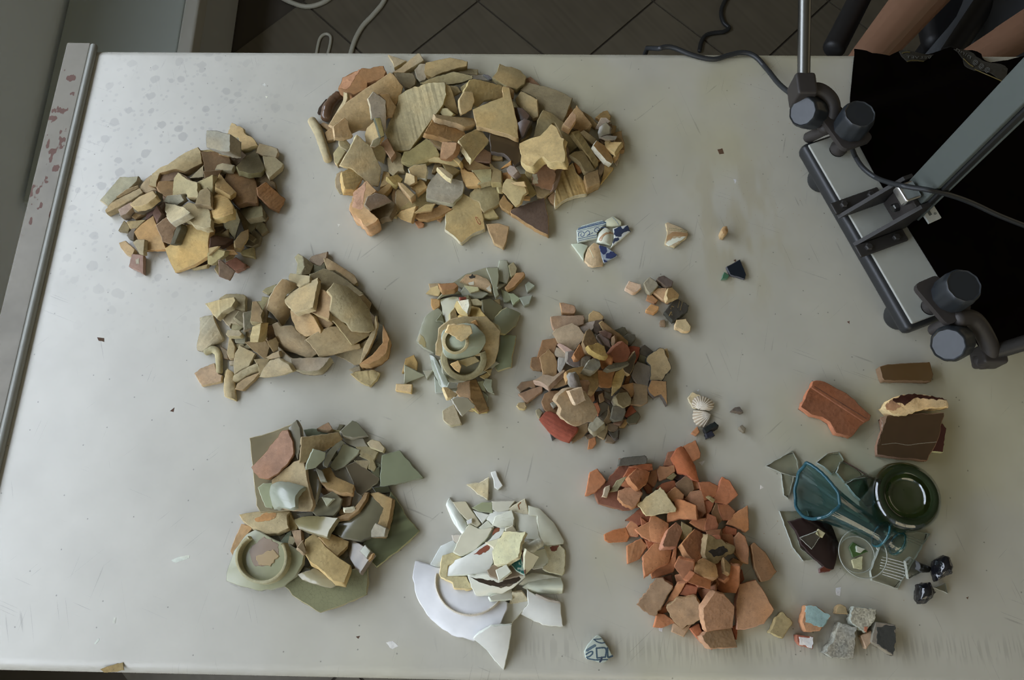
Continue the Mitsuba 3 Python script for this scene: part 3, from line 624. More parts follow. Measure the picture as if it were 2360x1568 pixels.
DATA = r'''
@A1 A
1 b09c78 1160,105 1380,180 1235,265 1210,180|small buff triangular sherd lying alone above the top edge of the large pile#lone top triangle
1 b3a07c 1550,80 1580,90 1625,170 1360,335 1220,335 1330,270|long buff strip sherd pointing up-right out of the pile's top edge#long top strip
1 9a6c42 475,550 530,410 790,285 905,290 950,265 1080,255 1115,330 1090,400 860,470 840,560 670,630 570,580/t22 n|thick brown lump with a pink broken left face on the pile's upper left#brown lump
+ c08a68 480,545 535,415 780,295 700,400 640,510 570,570
T 5e4430 84 300,960 330,830 400,720 480,650/g|shiny dark brown curved handle roll at the upper left edge of the pile#dark handle
1 3e2c22 195,880 210,820 300,710 265,800 235,890
T b0a080 70 110,990 200,1150 270,1350 330,1530|cream pot handle stick lying along the left edge of the big pile#cream handle
1 8f8060 1240,345 1480,350 1520,440 1510,500 1440,550 1380,530 1270,400
1 a0937c 1515,300 1580,225 1650,225 1700,300 1650,430 1590,450 1540,400
2 a38a5a 1665,205 1990,140 2220,200 2210,250 2080,280 1880,340 1740,400 1670,370 1650,330/e8a7040 b3 t9|curved tan rim sherd crowning the top middle of the big pile#curved top rim
1 a09070 2010,320 2180,285 2360,300 2360,360 2050,340
2 9c8c66 1590,480 1740,420 2040,330 2290,385 2290,420 2100,480 1940,500 1700,540/e55503a
3 b5986c 350,1050 420,930 560,770 700,670 850,560 1100,400 1170,345 1210,370 1340,540 1280,730 1210,850 1140,940 860,1100 760,1100 660,1150 500,1150 410,1080/b5|very large orange-buff curved body sherd filling the upper left of the big pile#big orange-buff sherd
4 b3966e 410,1075 550,955 600,1000 610,1090 660,1190 560,1225 430,1220
2 b8a27c 545,610 585,620 590,680 560,760 420,930 350,1040 470,840 540,720
2 b59a68 670,630 820,555 830,570 770,620 690,665
5 a59a88 880,690 945,605 1110,720 1115,1100 1090,1160 1050,960 930,960 910,800|grey pointed sherd standing out on the big orange-buff sherd#grey pointed sherd
4 96764c 1040,640 1165,630 1170,680 1250,800 1200,940 1140,940 1120,720
6 9c8a5a 970,960 1040,960 1095,1190 1050,1215/e5c5a48 t10
5 b39868 860,1100 990,980 1050,1220 1000,1300 910,1345 850,1310 835,1180
6 8f8468 950,1260 1050,1210 1030,1310 970,1345 920,1335
6 b0a078 1115,1155 1220,900 1290,730 1290,650 1510,535 1570,545 1600,520 1700,490 1915,480 1935,640 1895,770 1440,1395 1220,1410 1200,1340/s1 e9a8450 b3 t9|largest pale buff sherd, scored with parallel lines, in the middle of the big pile#scored pale sherd
4 a48c60 1935,500 1990,530 2030,640 2100,880 2090,900 1960,830 1900,760 1940,640
3 9a8c68 1960,520 2080,530 2130,600 2040,650 1990,620
3 94845c 2140,540 2240,470 2200,570 2150,600
5 a8976c 1880,830 1950,830 2030,900 1990,940 1900,930 1860,880
4 a8906a 1780,910 2000,940 2360,970 2330,1040 2200,1070 2070,1020 1800,950
3 a3794a 1780,950 2140,1040 2200,1200 2130,1300 1940,1240 1650,1155|orange-brown sherd tucked right of the scored pale sherd#orange-brown sherd
2 6e5a3a 1650,1180 1940,1245 2130,1310 2060,1400 1870,1360 1780,1320
3 a88a60 290,1160 400,1065 410,1240 325,1260
2 a88c64 225,1040 270,1020 360,1060 340,1120
3 aa9a76 485,1290 500,1240 560,1240 640,1340 590,1390 500,1340
@A3 A
2 9a8c58 1100,270 1130,180 1200,170 1430,0 1520,40 1605,210 1600,250 1390,330 1280,355 1180,340 1100,310|smooth yellow-green sherd below the tip of the scored pale sherd#yellow-green sherd
4 b5a27c 270,350 484,-45 690,130 730,250 805,400 790,560 770,640 680,640 420,400/b3|large pale leaf-shaped sherd at the left front of the big pile#pale leaf-shaped sherd
3 b09f74 170,200 240,105 330,170 220,350 190,320
3 b0a078 690,130 800,90 885,150 850,320 760,280
3 a8866a 800,80 900,0 1000,190 945,265 890,170
2 ada07c 905,260 1010,170 1075,200 1125,440 1050,430 990,490 930,450
1 a09070 195,560 215,480 280,440 350,470 420,710 240,710 200,650
2 b89a5e 285,460 400,400 570,520 465,690 330,680 305,600/t14 s1|block-like yellow-tan sherd at the lower left edge of the big pile#yellow block
2 c0976c 385,950 440,740 620,575 660,620 740,700 700,740 640,790 600,900 650,970 770,1090 740,1130 625,1185 570,1160 480,1040 420,1015/t26 n|thick pink and cream broken lump at the pile's lower left corner#pink and cream lump
+ c89878 430,940 445,740 610,580 580,780 560,950
3 82705e 600,890 640,790 750,740 860,770 960,850 670,965
2 7a6850 670,970 960,850 1000,880 980,960 930,1050 850,1060 800,1090 720,1040|mauve-grey folded sherd beside the pink and cream lump#mauve-grey sherd
1 a89468 850,1050 930,1040 1000,950 1040,1000 1020,1060
4 a8854e 765,730 900,620 975,610 930,680 835,770/t12
4 b89a68 810,650 855,450 915,460 960,590 850,640
5 b09858 905,520 960,510 1040,490 1105,550 1040,635 980,610
5 b59a6c 1130,590 1160,470 1215,480 1265,510 1270,590 1200,635
4 a88c60 1190,410 1260,365 1420,345 1440,430 1420,540 1280,520 1210,470/ec0c0b8
5 a8885e 1060,600 1110,610 1270,760 1220,795 1100,660/t14
5 b8945e 1230,650 1350,555 1400,590 1435,660 1310,755 1290,700/s1
3 a88e5e 1265,570 1380,540 1480,560 1440,640 1320,640
3 a89070 960,760 1000,650 1050,680 1030,760 1020,900 1000,930
4 a38860 1020,720 1050,690 1180,770 1205,860 1060,985 1020,960/ec0b8a0
3 b8965e 1035,1040 1080,990 1280,925 1220,1140 1090,1090/s1|fan-shaped striped tan sherd at the front edge of the big pile#fan-shaped sherd
2 a89260 1020,1000 1210,850 1300,730 1450,690 1440,800 1600,860 1420,900 1280,990 1130,960
3 b09a68 1280,1000 1420,900 1540,890 1500,970
1 9a7440 1270,1040 1350,990 1500,960 1660,890 1770,950 1620,1040 1450,1095 1330,1085/b-3|brown concave bowl rim under the front edge of the big pile#brown bowl rim
5 a39a88 1435,790 1450,650 1520,530 1600,450 1700,500 1780,545 1920,580 1940,650 1920,750 1870,800 1790,875 1600,850 1440,800|large light grey sherd on the front slope of the big pile#light grey sherd
6 bfae88 1590,395 1630,390 1700,430 1790,500 1775,550 1720,520 1640,450
4 b09468 1515,455 1550,345 1635,345 1590,390 1580,420 1540,460
4 a08a54 1660,345 1770,365 1880,430 1790,510 1700,420
6 b08a50 1895,400 1930,395 1990,450 2060,460 2165,590 2140,630 1970,640 1930,560
4 a09268 2060,430 2310,415 2310,570 2140,610 2160,560
5 ab8a58 1905,320 1990,215 2050,290 2110,320 2295,390 2290,410 2050,425 2000,425
6 94705a 2050,290 2200,130 2310,200 2295,310 2110,310|reddish-mauve triangular sherd in the middle of the big pile's front slope#reddish triangle
5 a07650 1625,230 1645,45 1840,60 1830,140 1790,210 1700,275 1620,265/t12 s1
4 9a8058 1840,130 1880,110 1960,160 1900,220 1860,190
6 b39a62 1755,240 1800,205 1900,310 1880,335/t12
4 ab9462 1380,320 1540,250 1830,290 1890,360 1830,370 1600,320 1440,310
5 ab8e5c 1700,1000 1740,985 1850,860 1930,750 2080,840 2150,870 2185,1010 2220,1220 2060,1290 1910,1410 1800,1310 1690,1230/ec0b498|large tan pentagon sherd with a small red loop mark, front of the big pile#tan pentagon
~ 8a4a2c 8 2100,1075 2130,1140 2160,1165 2168,1140 2130,1080 2100,1065
1 b07c52 1280,1125 1330,1120 1395,1160 1385,1185 1320,1190|small orange chip lying free in front of the big pile#free orange chip
1 9a7450 1590,1100 1640,1080 1620,1115
@A4 A
1 9c8c5c 310,1020 450,960 515,1060 400,1080 310,1070
1 5a463a 700,970 1140,810 1195,1100 1200,1300 1100,1260 870,1120 690,1000/ea8824e|dark chocolate-brown triangular sherd with a tan edge at the pile's front#dark brown triangle
1 a3835a 370,1165 520,1155 660,1195 630,1380 590,1475 470,1415 400,1250|tan shield-shaped sherd lying free in front of the dark brown triangle#free shield-shaped sherd
1 94703c 535,870 600,770 650,850 720,910 680,1000 570,930
2 94825a 150,730 260,640 420,590 530,600 525,780 530,880 460,930 330,1000 290,950 270,870 130,800/b4
3 8e7c50 410,330 470,400 560,440 560,590 430,590 420,440
3 a0824e 430,200 560,170 575,270 440,270
4 a39464 490,570 595,620 580,740 540,730
4 9c8654 590,610 640,550 700,560 870,650 890,680 900,730 850,770 810,880 750,915 620,750 580,720/eb8a070
3 94804e 720,500 880,480 1040,740 990,770 870,750 890,660 720,600
5 b59868 710,600 870,585 890,640 780,625
5 a8783e 580,470 650,460 730,500 700,560 590,540
5 8a7a70 640,410 680,365 740,380 780,440 725,495 660,460/t12|small mauve-grey pebble-like sherd on the big pile's right front#mauve pebble
4 a87a3a 570,400 650,340 685,310 690,350
6 b59a62 815,70 900,20 1090,-40 1245,-190 1310,-150 1400,50 1430,240 1420,300 1310,295 1235,315 1130,230 1100,240 1000,350 960,370 830,300/n t11|large rough cream flake sherd on the right half of the big pile#rough cream flake
4 78583a 985,610 1000,380 1080,280 1130,235 1240,310 1300,310 1290,560 1260,700 1080,640/n|rough dark brown sherd with a pale strip below the rough cream flake#rough brown sherd
+ 9c9078 990,480 1050,480 1070,610 990,605
5 7a5e4c 1290,560 1300,310 1430,300 1400,60 1390,30 1480,180 1510,300 1370,440 1340,560 1300,680 1260,700/b3
3 a08c58 890,480 920,360 980,380 980,590
3 9c845a 1000,620 1260,700 1240,720 1130,805 1060,780 1040,720
2 94744c 1200,800 1290,720 1285,890 1240,860
5 a88e54 1295,910 1310,660 1360,460 1530,335 1580,470 1700,600 1720,740 1560,770 1420,830 1300,920/s1 ec0b090|large yellow-tan kite-shaped sherd at the right front corner of the big pile#yellow-tan kite
3 a8824c 850,770 950,790 950,825 840,820
3 a07a60 750,350 780,250 830,300 840,330
3 4a3826 410,0 420,-130 700,-80 800,-30 810,80 830,300 740,360 660,250 600,200 430,170/g|big dark brown glazed sherd in the heart of the big pile#dark glazed sherd
3 8a7c58 1500,220 1560,180 1670,165 1830,420 1800,440 1700,440 1640,320 1550,250
2 b0743c 1560,330 1640,310 1690,420 1610,460
3 94784a 1700,500 1740,470 1870,425 1900,590 1740,665 1720,600/t16
2 9c8468 1880,430 1920,320 1980,350 1960,420 1910,500
3 ab8c50 1975,350 2080,395 1925,590 1960,470
2 a8834a 2090,270 2140,180 2170,190 2150,260 2110,310
1 a09078 2110,320 2160,260 2130,350
@A2 A
3 7e6e48 1015,1200 1060,1000 1130,870 1250,920 1390,1040 1540,1150 1620,1330 1490,1440 1430,1400 1390,1250 1280,1040 1240,1050 1120,1190/b8|large olive curved body sherd behind the rough cream flake#olive curved sherd
2 8a7a58 830,580 900,490 1240,570 1400,630 1520,690 1450,900 1380,1040 1130,860 1060,950 1000,950 1060,740 1040,690/b4|large grey-olive slab at the big pile's upper right edge#grey-olive slab
4 94805a 760,700 830,600 900,630 1050,710 1060,930 990,960 900,880 780,760
1 7c5e3e 890,430 960,400 1080,510 1060,530 900,490
2 8c7c52 450,400 510,340 545,225 620,265 700,265 820,310 895,400 870,500 770,560 640,520 500,440/b3|olive rounded sherd rising at the top right of the big pile#olive top sherd
2 6e6c70 330,370 380,375 430,420 400,425
1 a09484 160,370 330,375 430,430 370,440 190,420
5 a88e5c 180,840 590,690 590,540 670,560 720,780 775,1010 790,1225 540,1150 225,1060 205,950/b3 t9|large tan trapezoid sherd right of the scored pale sherd#tan trapezoid
6 a38c58 60,600 130,450 200,430 560,520 590,570 580,680 330,710 240,805 200,780 190,640/eb59f68|yellow-tan flat sherd lying on the upper edge of the tan trapezoid#yellow-tan flat sherd
7 ab9464 0,700 60,600 170,610 195,720 150,840 30,905 0,800
6 a38a58 -10,1260 100,1170 220,1115 290,1130 390,1265 270,1390 160,1525 60,1380/ec8b890|tan square sherd with a pale edge below the tan trapezoid#tan square sherd
3 a09464 690,740 720,720 830,820 700,810
4 4e3a26 705,815 850,830 940,920 900,1000 870,1050 830,1000 760,1010/g
4 4a3624 780,1030 880,970 950,1000 860,1200 800,1240/g
5 8a7a50 820,1230 910,1040 970,1060 980,1100 950,1180 850,1250
4 8a6c44 600,540 650,530 725,580 715,680 670,690 590,690
3 b08c68 1410,1040 1530,875 1575,920 1575,980 1500,1095/t12
2 a08458 1535,870 1590,790 1640,850 1785,1040 1740,1090 1640,1140 1530,1080 1580,970/n t12
1 a0784a 1480,850 1510,820 1530,870 1440,930
1 8c7448 1680,880 1780,940 1860,1040 1840,1080 1790,1050
2 8a6a38 1860,940 1950,870 2000,860 2045,930 2030,1000 1940,990
3 a08c78 1850,1100 1920,960 1990,960 2040,1000 1990,1040 1890,1100
4 7a6c58 1880,1160 1900,1080 1990,1020 2040,1080 2030,1170 1930,1200 1900,1230/g b2|shiny grey-brown glazed bit in the small cluster at the pile's right tip#shiny grey-brown bit
3 5a4630 2010,1050 2060,1040 2060,1110 2030,1120
2 8a7040 2050,1160 2080,1060 2120,1070 2100,1170
1 8a6a3c 2090,1170 2190,1135 2195,1210 2230,1290 2230,1390 2130,1390
4 8a8478 1935,1220 2000,1200 2130,1210 2110,1250 2000,1250
4 b3965c 1995,1230 2060,1290 2190,1290 2100,1425 1980,1350 1975,1290|small square yellow-tan sherd at the right tip of the big pile#yellow-tan square
3 8e7a4c 1530,1150 1620,1130 1880,1540 1870,1600 1830,1610 1770,1500/s1|long tan stick-like sherd near the big pile's right end#long tan stick
3 94805a 1650,1150 1690,1130 1850,1240 1870,1290 1820,1320 1740,1250
4 a08050 1820,1330 1860,1270 1960,1330 2060,1480 2080,1540 2060,1570 1990,1530/ec8c0b0
3 a8824a 1800,1370 1870,1360 1960,1530 1880,1530
2 6a5434 1900,1250 1970,1250 1970,1300 1920,1300
@B B
1 b0a890 50,770 110,700 240,545 330,550 410,540 400,580 300,680 210,740 125,820|flat grey-beige sherd at the far left tip of the left pile#left-tip sherd
2 a88c64 215,735 300,670 415,630 420,650 340,690 230,740
3 b09c74 100,870 150,800 260,740 430,655 460,690 360,760 230,830 110,890/t10|long buff stick-like sherd on the left edge of the left pile#long left stick
2 b09888 225,860 350,790 360,840 300,900 250,920/t13
4 b59c6c 345,810 430,740 560,680 590,730 500,800 440,820 370,830
3 6a6250 370,850 440,800 590,690 595,740 540,800 410,880 385,880/t11
2 8a7048 360,930 400,880 500,840 500,880 390,950
2 b09a78 435,640 500,560 540,530 565,560 550,640 585,660 510,690 465,690
3 b8a274 535,630 560,520 640,450 720,440 880,310 1005,265 1035,310 1035,400 870,490 800,480 640,520 590,640/b6 t9 ea08050|long pale curved rim sherd along the upper left of the left pile#pale curved rim
1 6a5234 1030,290 1200,285 1300,330 1310,400 1340,430 1280,490 1170,560 1090,580 1060,440 1040,330/b-5|dark brown hollow sherd at the back of the left pile#dark hollow sherd
2 b39c64 1030,285 1200,275 1205,310 1040,315
2 a08250 1200,290 1300,310 1300,340 1210,320
3 9c968c 1090,95 1180,95 1310,130 1310,290 1270,295 1090,250 1085,170/t24|thick grey brick-like block at the top of the left pile#grey block
3 9a9488 1310,240 1400,145 1415,190 1410,270 1390,310 1320,280
2 c8b080 1290,120 1330,20 1440,70 1460,125 1540,170 1580,235 1420,270 1400,150 1310,130/n|cream rough sherd at the very top of the left pile#cream top sherd
1 a8967c 1575,300 1600,215 1770,265 1780,300 1760,345 1640,330
2 ab9a7a 1640,340 1750,350 1830,415 1810,450 1700,545 1660,480|pinkish-beige fan-shaped sherd at the upper right edge of the left pile#pinkish fan sherd
1 8a704c 1615,500 1660,480 1720,540 1690,550
4 72694a 1380,440 1450,360 1570,280 1600,350 1650,460 1620,495 1500,505 1400,480|dark olive fan-shaped sherd at the upper right of the left pile#olive fan sherd
2 7a624c 1310,310 1420,290 1470,330 1380,430 1330,400
3 a87248 1330,400 1365,350 1370,430
4 9a907a 1175,460 1190,430 1240,410 1350,430 1330,470 1230,470
4 b5a484 930,550 1050,435 1055,540 1000,550/e6a6048
3 7c5e38 1240,640 1280,520 1340,480 1530,510 1580,650 1580,800 1480,795 1395,810 1330,740/b4|large brown body sherd on the right side of the left pile#large brown sherd
2 705836 1060,490 1230,480 1180,580 1150,640 1080,590
1 75603c 1550,520 1660,520 1750,600 1760,660 1700,640 1590,660
3 8a6038 1580,650 1665,595 1720,650 1850,760 1830,810 1790,875 1700,830 1590,720/s1|reddish-brown ribbed sherd at the right edge of the left pile#ribbed red-brown sherd
2 726646 1410,860 1500,810 1590,770 1630,850 1635,920 1480,950 1440,900
1 74664c 1630,850 1680,930 1650,975 1600,930
1 7c7050 1470,960 1590,940 1530,1095 1490,1050
1 7c7050 1565,1030 1590,960 1650,1000 1680,1060 1620,1100
1 6a6046 1460,1200 1550,1060 1610,1120 1590,1190 1530,1220
2 6a6046 1490,1090 1560,1140 1540,1170 1480,1130
5 c0a468 1120,900 1150,760 1185,640 1210,680 1290,740 1340,830 1340,900 1250,950 1180,955 1130,930/s1 b4|cream-yellow ribbed rim sherd in the middle of the left pile#cream ribbed rim
5 a88a50 1175,640 1180,590 1215,515 1270,590 1370,690 1320,725 1230,670
4 9c8e64 985,600 1140,530 1145,640 1130,720 1050,700 1000,720
6 8e8160 975,800 1020,680 1090,650 1120,690 1125,820
5 b0a278 755,720 770,560 810,505 880,560 950,590 990,600 1000,740 900,740 890,700|pale khaki sherd at the upper middle of the left pile#pale khaki sherd
4 a08858 900,740 1000,745 975,790 930,770
3 80684e 590,610 640,520 800,490 930,570 800,560 620,600
3 9c7e54 600,640 620,590 765,580 755,720 700,740 640,700
2 8a6e5c 595,780 620,700 690,750 680,830 690,980 640,960 600,870
1 6a5048 490,960 520,840 590,780 590,840 560,900
2 84685a 560,900 600,830 640,900 600,990
7 a09a84 670,780 700,730 830,720 860,770 790,820 700,790
6 b8b094 690,800 860,840 920,890 840,940 740,985 700,940 685,850|whitish heart-shaped sherd at the centre of the left pile#whitish sherd
5 a89a74 820,935 920,890 860,830 910,795 1080,830 1110,870 1130,960 1125,1030 1070,1040 950,1000 930,970|large khaki-grey sherd at the centre of the left pile#khaki-grey sherd
4 a08c6c 830,970 900,960 920,985 870,1010
4 a08468 595,1020 690,940 760,990 820,1010 770,1060 740,1190 660,1170 640,1110|rose-brown sherd between two orange sherds at the left pile's front#rose-brown sherd
5 5a5444 735,1195 800,1020 830,1010 830,1040 770,1190/t10
2 ba9560 380,1080 440,1020 560,925 595,1010 640,1110 680,1250 470,1255|orange-tan sherd at the front left of the left pile#orange-tan left sherd
3 bc9a60 690,1240 780,1170 830,1030 950,1000 1125,1050 1105,1180 1110,1310 960,1400 780,1470 730,1350/b3|largest orange-tan speckled sherd at the front of the left pile#big orange-tan sherd
1 b09a6c 310,980 480,965 400,1040 340,1040
1 8a7a5c 230,1060 280,975 320,1010 330,1050 320,1075
2 7a7468 310,1110 370,1040 400,1035 380,1080 370,1150 330,1140
1 b8a07a 235,1190 290,1170 380,1250 360,1320 300,1290 250,1230|buff oblong sherd, leftmost of three lying loose at the front left#loose oblong sherd
2 aa9c7c 370,1180 400,1160 475,1160 465,1300 430,1290 400,1230
3 a08478 330,1410 360,1300 465,1310 465,1480|pinkish-mauve sherd with a pale spot, lowest of the three loose ones#loose mauve sherd
+ b0aa98 395,1350 430,1340 430,1395 400,1395
4 b8b49a 1245,970 1320,900 1370,860 1395,930 1410,960 1360,1145 1310,1080 1260,1030/e5a564a|pale greenish-white wedge sherd at the right front of the left pile#pale wedge
3 84704a 1360,830 1400,870 1470,960 1500,1080 1470,1110 1430,980 1380,880
4 9a8054 1360,1170 1430,1080 1490,1060 1490,1130 1420,1240 1370,1230
2 8e7850 1130,1120 1130,1030 1250,1010 1240,1090
1 8a7650 1130,960 1240,960 1245,1010 1140,1030
2 94805a 1200,1120 1290,1060 1300,1130
1 5a3e2c 1120,1220 1125,1110 1340,1150 1270,1200
2 9c8c5c 1095,1290 1170,1240 1260,1270 1250,1310 1130,1400 1100,1390
2 a0885c 1110,1240 1190,1225 1110,1300
1 5e4632 940,1420 1095,1350 1100,1400 1000,1420
1 9a8a62 940,1440 1090,1400 1080,1430 960,1450
2 8e6e44 1280,1240 1360,1180 1440,1230 1400,1270 1290,1260
3 b59060 1260,1265 1350,1260 1380,1290 1270,1290
1 9a8058 1260,1300 1370,1290 1340,1340 1280,1360
1 9a8a5c 1415,1270 1540,1230 1550,1320 1430,1300
2 906450 1275,1380 1370,1330 1450,1390 1450,1420 1370,1455 1300,1420|reddish diamond-shaped sherd at the lower right tip of the left pile#reddish diamond
3 806858 1205,1360 1220,1355 1360,1465 1310,1550 1210,1510 1210,1430|dark mauve sherd, lowest piece of the left pile#dark mauve sherd
2 a08c64 1165,1440 1190,1390 1210,1440 1200,1490
1 906450 1450,1390 1490,1415 1455,1425
@C C
1 a0987c 1045,100 1080,70 1125,100 1140,190 1100,270 1060,260 1075,170
1 6e644c 1130,100 1230,170 1190,270 1110,275 1140,200
1 947c68 1195,120 1215,95 1365,50 1360,90 1340,140 1300,190 1210,150|mauve sherd at the very top of the grey-buff jar heap#mauve top sherd
1 5e563e 1190,160 1300,195 1340,160 1350,220 1200,270
2 a38c64 1340,125 1370,120 1480,190 1640,290 1670,360 1640,380 1540,300 1450,240 1370,230/b5 t8|long tan rim sherd at the upper right of the jar heap#long tan rim
2 827252 1200,330 1195,260 1330,210 1420,240 1560,320 1720,450 1700,490 1560,380 1440,370 1370,430 1280,420 1280,310/b-5 eb0a890
1 5c5038 1500,320 1560,320 1720,440 1800,540 1870,640 1880,720 1820,660 1700,490 1560,370
3 94805e 1690,490 1730,480 1805,560 1790,630 1740,560
3 9a8a6a 1790,660 1860,690 1865,760 1840,830 1810,720
1 a07c50 1700,1170 1830,1080 1930,960 1930,790 1990,920 1960,1060 1880,1130 1780,1175/t20|orange-tan curved jar wall at the right end of the jar heap#orange jar wall
1 8a8474 1760,1090 1830,1000 1880,930 1870,760 1930,790 1935,950 1850,1060
3 a08c68 1855,700 1870,780 1840,900 1780,1040 1700,1170 1740,1000 1830,830
2 8e7f64 1450,1080 1700,980 1830,890 1800,1000 1700,1170 1640,1180 1560,1130
1 9a8a70 1600,1230 1690,1190 1700,1240 1640,1250
1 ab9668 1610,1275 1660,1255 1830,1235 1890,1265 1860,1330 1795,1390 1700,1350/s1|striped khaki sherd lying free at the jar heap's lower right#free striped sherd
1 9a8e78 880,1010 900,1020 1010,1120 1150,1115 1390,1110 1340,1180 1290,1230 1200,1245 1080,1230 980,1190 900,1110/t18|grey curved jar base wall at the front of the jar heap#grey jar base
+ b0a894 885,1040 1010,1120 1010,1180 930,1150
3 a8977a 830,780 870,760 910,800 1010,790 1060,840 1160,900 1170,950 1260,1040 1270,1070 1200,1120 1080,1070 960,1040 880,1000 870,900/b9|large grey-buff convex sherd at the front left of the jar heap#big front convex sherd
2 a08c68 720,870 705,780 720,650 770,540 790,500 770,620 750,760 760,890/t14
2 8a7858 750,770 760,700 860,740 840,780
2 6e5436 750,790 840,790 850,900 770,930 750,860
2 a89878 985,290 1000,265 1190,290 1190,340 1090,390 990,330
1 a89a70 725,440 760,410 850,380 830,440 780,470
4 9a8258 760,615 790,510 850,400 920,325 960,330 1090,390 960,470 940,520 960,590 1005,640 970,720 915,800 880,730 820,660/b7 eb0a890|large brown-buff curved sherd at the upper left of the jar heap#brown-buff curved sherd
7 b5a078 940,515 1000,460 1270,310 1275,350 1250,450 1220,600 1050,655 960,570|topmost buff sherd with a small knob, crowning the jar heap#topmost knobbed sherd
6 a0845a 1160,625 1260,430 1330,430 1410,490 1410,560 1380,720 1280,680|orange-tan sherd tucked right of the topmost knobbed sherd#tucked orange-tan sherd
4 8a7250 1250,690 1380,730 1420,765 1370,810 1290,790
5 ae9264 1005,640 1060,655 1160,635 1230,700 1300,830 1300,860 1160,895 1060,830 1020,740/n|rough orange-speckled sherd below the topmost knobbed sherd#rough speckled sherd
6 9c8e68 1370,440 1430,370 1560,400 1700,510 1790,640 1830,830 1790,850 1620,840 1560,760 1400,660 1410,500/b9|large smooth khaki oval sherd on the right of the jar heap#big khaki oval
5 94825c 1395,680 1480,720 1620,840 1820,870 1620,980 1560,900 1480,800
4 a38f6a 1160,930 1230,880 1400,800 1470,800 1620,980 1690,975 1700,1010 1480,1060 1300,1110 1250,1030/b5|wide buff sherd with one green fleck at the jar heap's front#wide buff sherd
1 b0a284 295,680 330,630 400,620 480,640 550,650 530,780 400,760 390,800 320,720
1 aa9c78 300,520 360,480 520,475 550,500 550,600 540,640 400,620 430,540/b4
2 b5a682 150,570 290,530 430,505 440,540 400,600 320,640 260,710 230,680 190,620/s1|pale ribbed sherd at the upper left tip of the jar heap's tail#pale ribbed sherd
3 857a5e 440,700 480,645 530,660 530,770 470,730/t12
3 8a8270 530,660 610,640 610,700 640,760 700,770 660,790 540,830
4 90805c 600,740 620,550 660,545 720,640 700,690 720,760
2 a39670 720,500 790,510 770,560 720,650 660,550 710,545
3 a39878 410,830 410,770 500,780 530,790 480,840
4 ada080 355,870 370,835 480,835 510,870 490,890 370,890/t9
3 94907e 490,850 530,830 550,850 540,960 450,950 440,890
6 b5a070 595,900 620,800 700,770 690,860 670,950 600,950/s1 t12|ribbed yellow-buff block standing in the jar heap's left tail#ribbed yellow block
5 8c7a56 550,960 600,950 690,960 690,860 790,1000 750,1125 650,1050
2 948058 770,950 850,910 880,960 870,1030 830,1050 790,990
2 c0b498 560,850 600,850 590,900 555,890
1 ada48c 90,710 230,690 245,750 310,900 310,920 120,1045 70,1030 70,970 100,870 100,770/s1 b5|large grey ribbed sherd at the far left of the jar heap#grey ribbed sherd
T b0a280 38 150,1055 220,1025 275,1070 285,1160 285,1260|grey-buff hook-shaped handle sherd at the left of the jar heap#hook-shaped handle
1 84705a 300,1000 360,1040 370,1120 330,1110
1 b89c7a 40,1270 100,1220 230,1170 270,1270 310,1290 300,1345 110,1385|flat pinkish-orange sherd at the lower left of the jar heap#flat pinkish sherd
3 ab9878 365,1060 390,890 440,1000 430,1110 390,1120
2 a09678 440,980 520,960 530,990 460,1010
4 b0a280 430,1190 440,1080 490,990 640,1070 580,1190 500,1230 440,1270|pale pentagon sherd in the lower left tail of the jar heap#pale pentagon
2 b5a890 390,1150 430,1140 430,1180 395,1180
3 b0a27c 430,1360 440,1270 560,1210 670,1170 700,1230 600,1270 500,1330/b5
2 a89068 450,1420 470,1370 560,1310 690,1260 620,1340 520,1430
1 94845e 640,1130 790,1120 740,1230 690,1280 680,1200
1 a89878 700,1300 790,1140 880,1120 990,1180 1020,1240 930,1280 760,1305/b4|grey-buff curved sherd between the jar base and the left tail#curved front sherd
2 a08c68 760,1110 820,1070 880,1050 890,1100 800,1120
2 bca97c 330,1430 340,1320 370,1230 420,1260 440,1400 450,1530 400,1520 340,1490/b4|cream leaf-shaped sherd, lowest piece of the jar heap#cream leaf sherd
1 b0a07a 335,1280 350,1240 370,1240 350,1300
3 a89c80 530,1000 590,970 610,1010 560,1020
@D D
1 9a9678 570,240 700,160 870,110 960,105 975,150 960,340 900,350 640,280/g|wide flat green-grey glazed sherd at the back of the pale celadon pile#wide back sherd
2 94937a 870,110 970,110 975,190 960,300 975,350 950,375 905,200/g
4 b09470 635,230 690,175 780,170 870,210 905,260 910,330 830,300 720,270/b4|pinkish base sherd with a black spot and white glaze at the back#black-spotted base
+ 3c3a32 710,195 740,172 770,185 762,208 718,212
+ c8c2b4 865,300 903,268 910,328 880,318
+ c8c2b4 700,250 755,238 755,268 715,268
6 a8a076 670,270 790,285 795,310 720,330
5 a6a892 640,330 670,280 720,325 790,310 875,345 830,380 740,390 660,370/g b3|greenish-white bowl rim just below the black-spotted base#greenish bowl rim
2 a8ab94 960,215 985,45 1050,45 1060,110 1075,180 1050,245/g b2|pale green upright rectangular glazed sherd at the pile's top right#upright green rectangle
1 8c8464 1070,90 1110,60 1140,110 1130,160 1090,190
2 a07646 1040,285 1140,155 1200,150 1210,170 1110,280 1060,305/t10|orange-brown stick-like sherd at the celadon pile's top right#orange stick right
1 9a9a84 960,260 1040,250 970,290/g
1 94977a 1000,305 1060,330 1085,390 1060,410 1030,410/g
1 aab08e 1070,340 1110,340 1165,385 1110,440/g
1 9ea090 1170,380 1230,365 1275,360 1250,430 1210,445/g|small grey-green chip, lower of the two loose chips on the right#lower loose chip
1 a9ad98 1220,260 1250,235 1300,270 1240,320/g|small pale green chip, farthest right and loose of the celadon pile#far right chip
2 a8936c 350,255 440,250 400,300 360,300
3 a37444 440,255 580,245 605,270 580,295 470,305/t10|orange-brown bar sherd at the celadon pile's upper left#orange bar
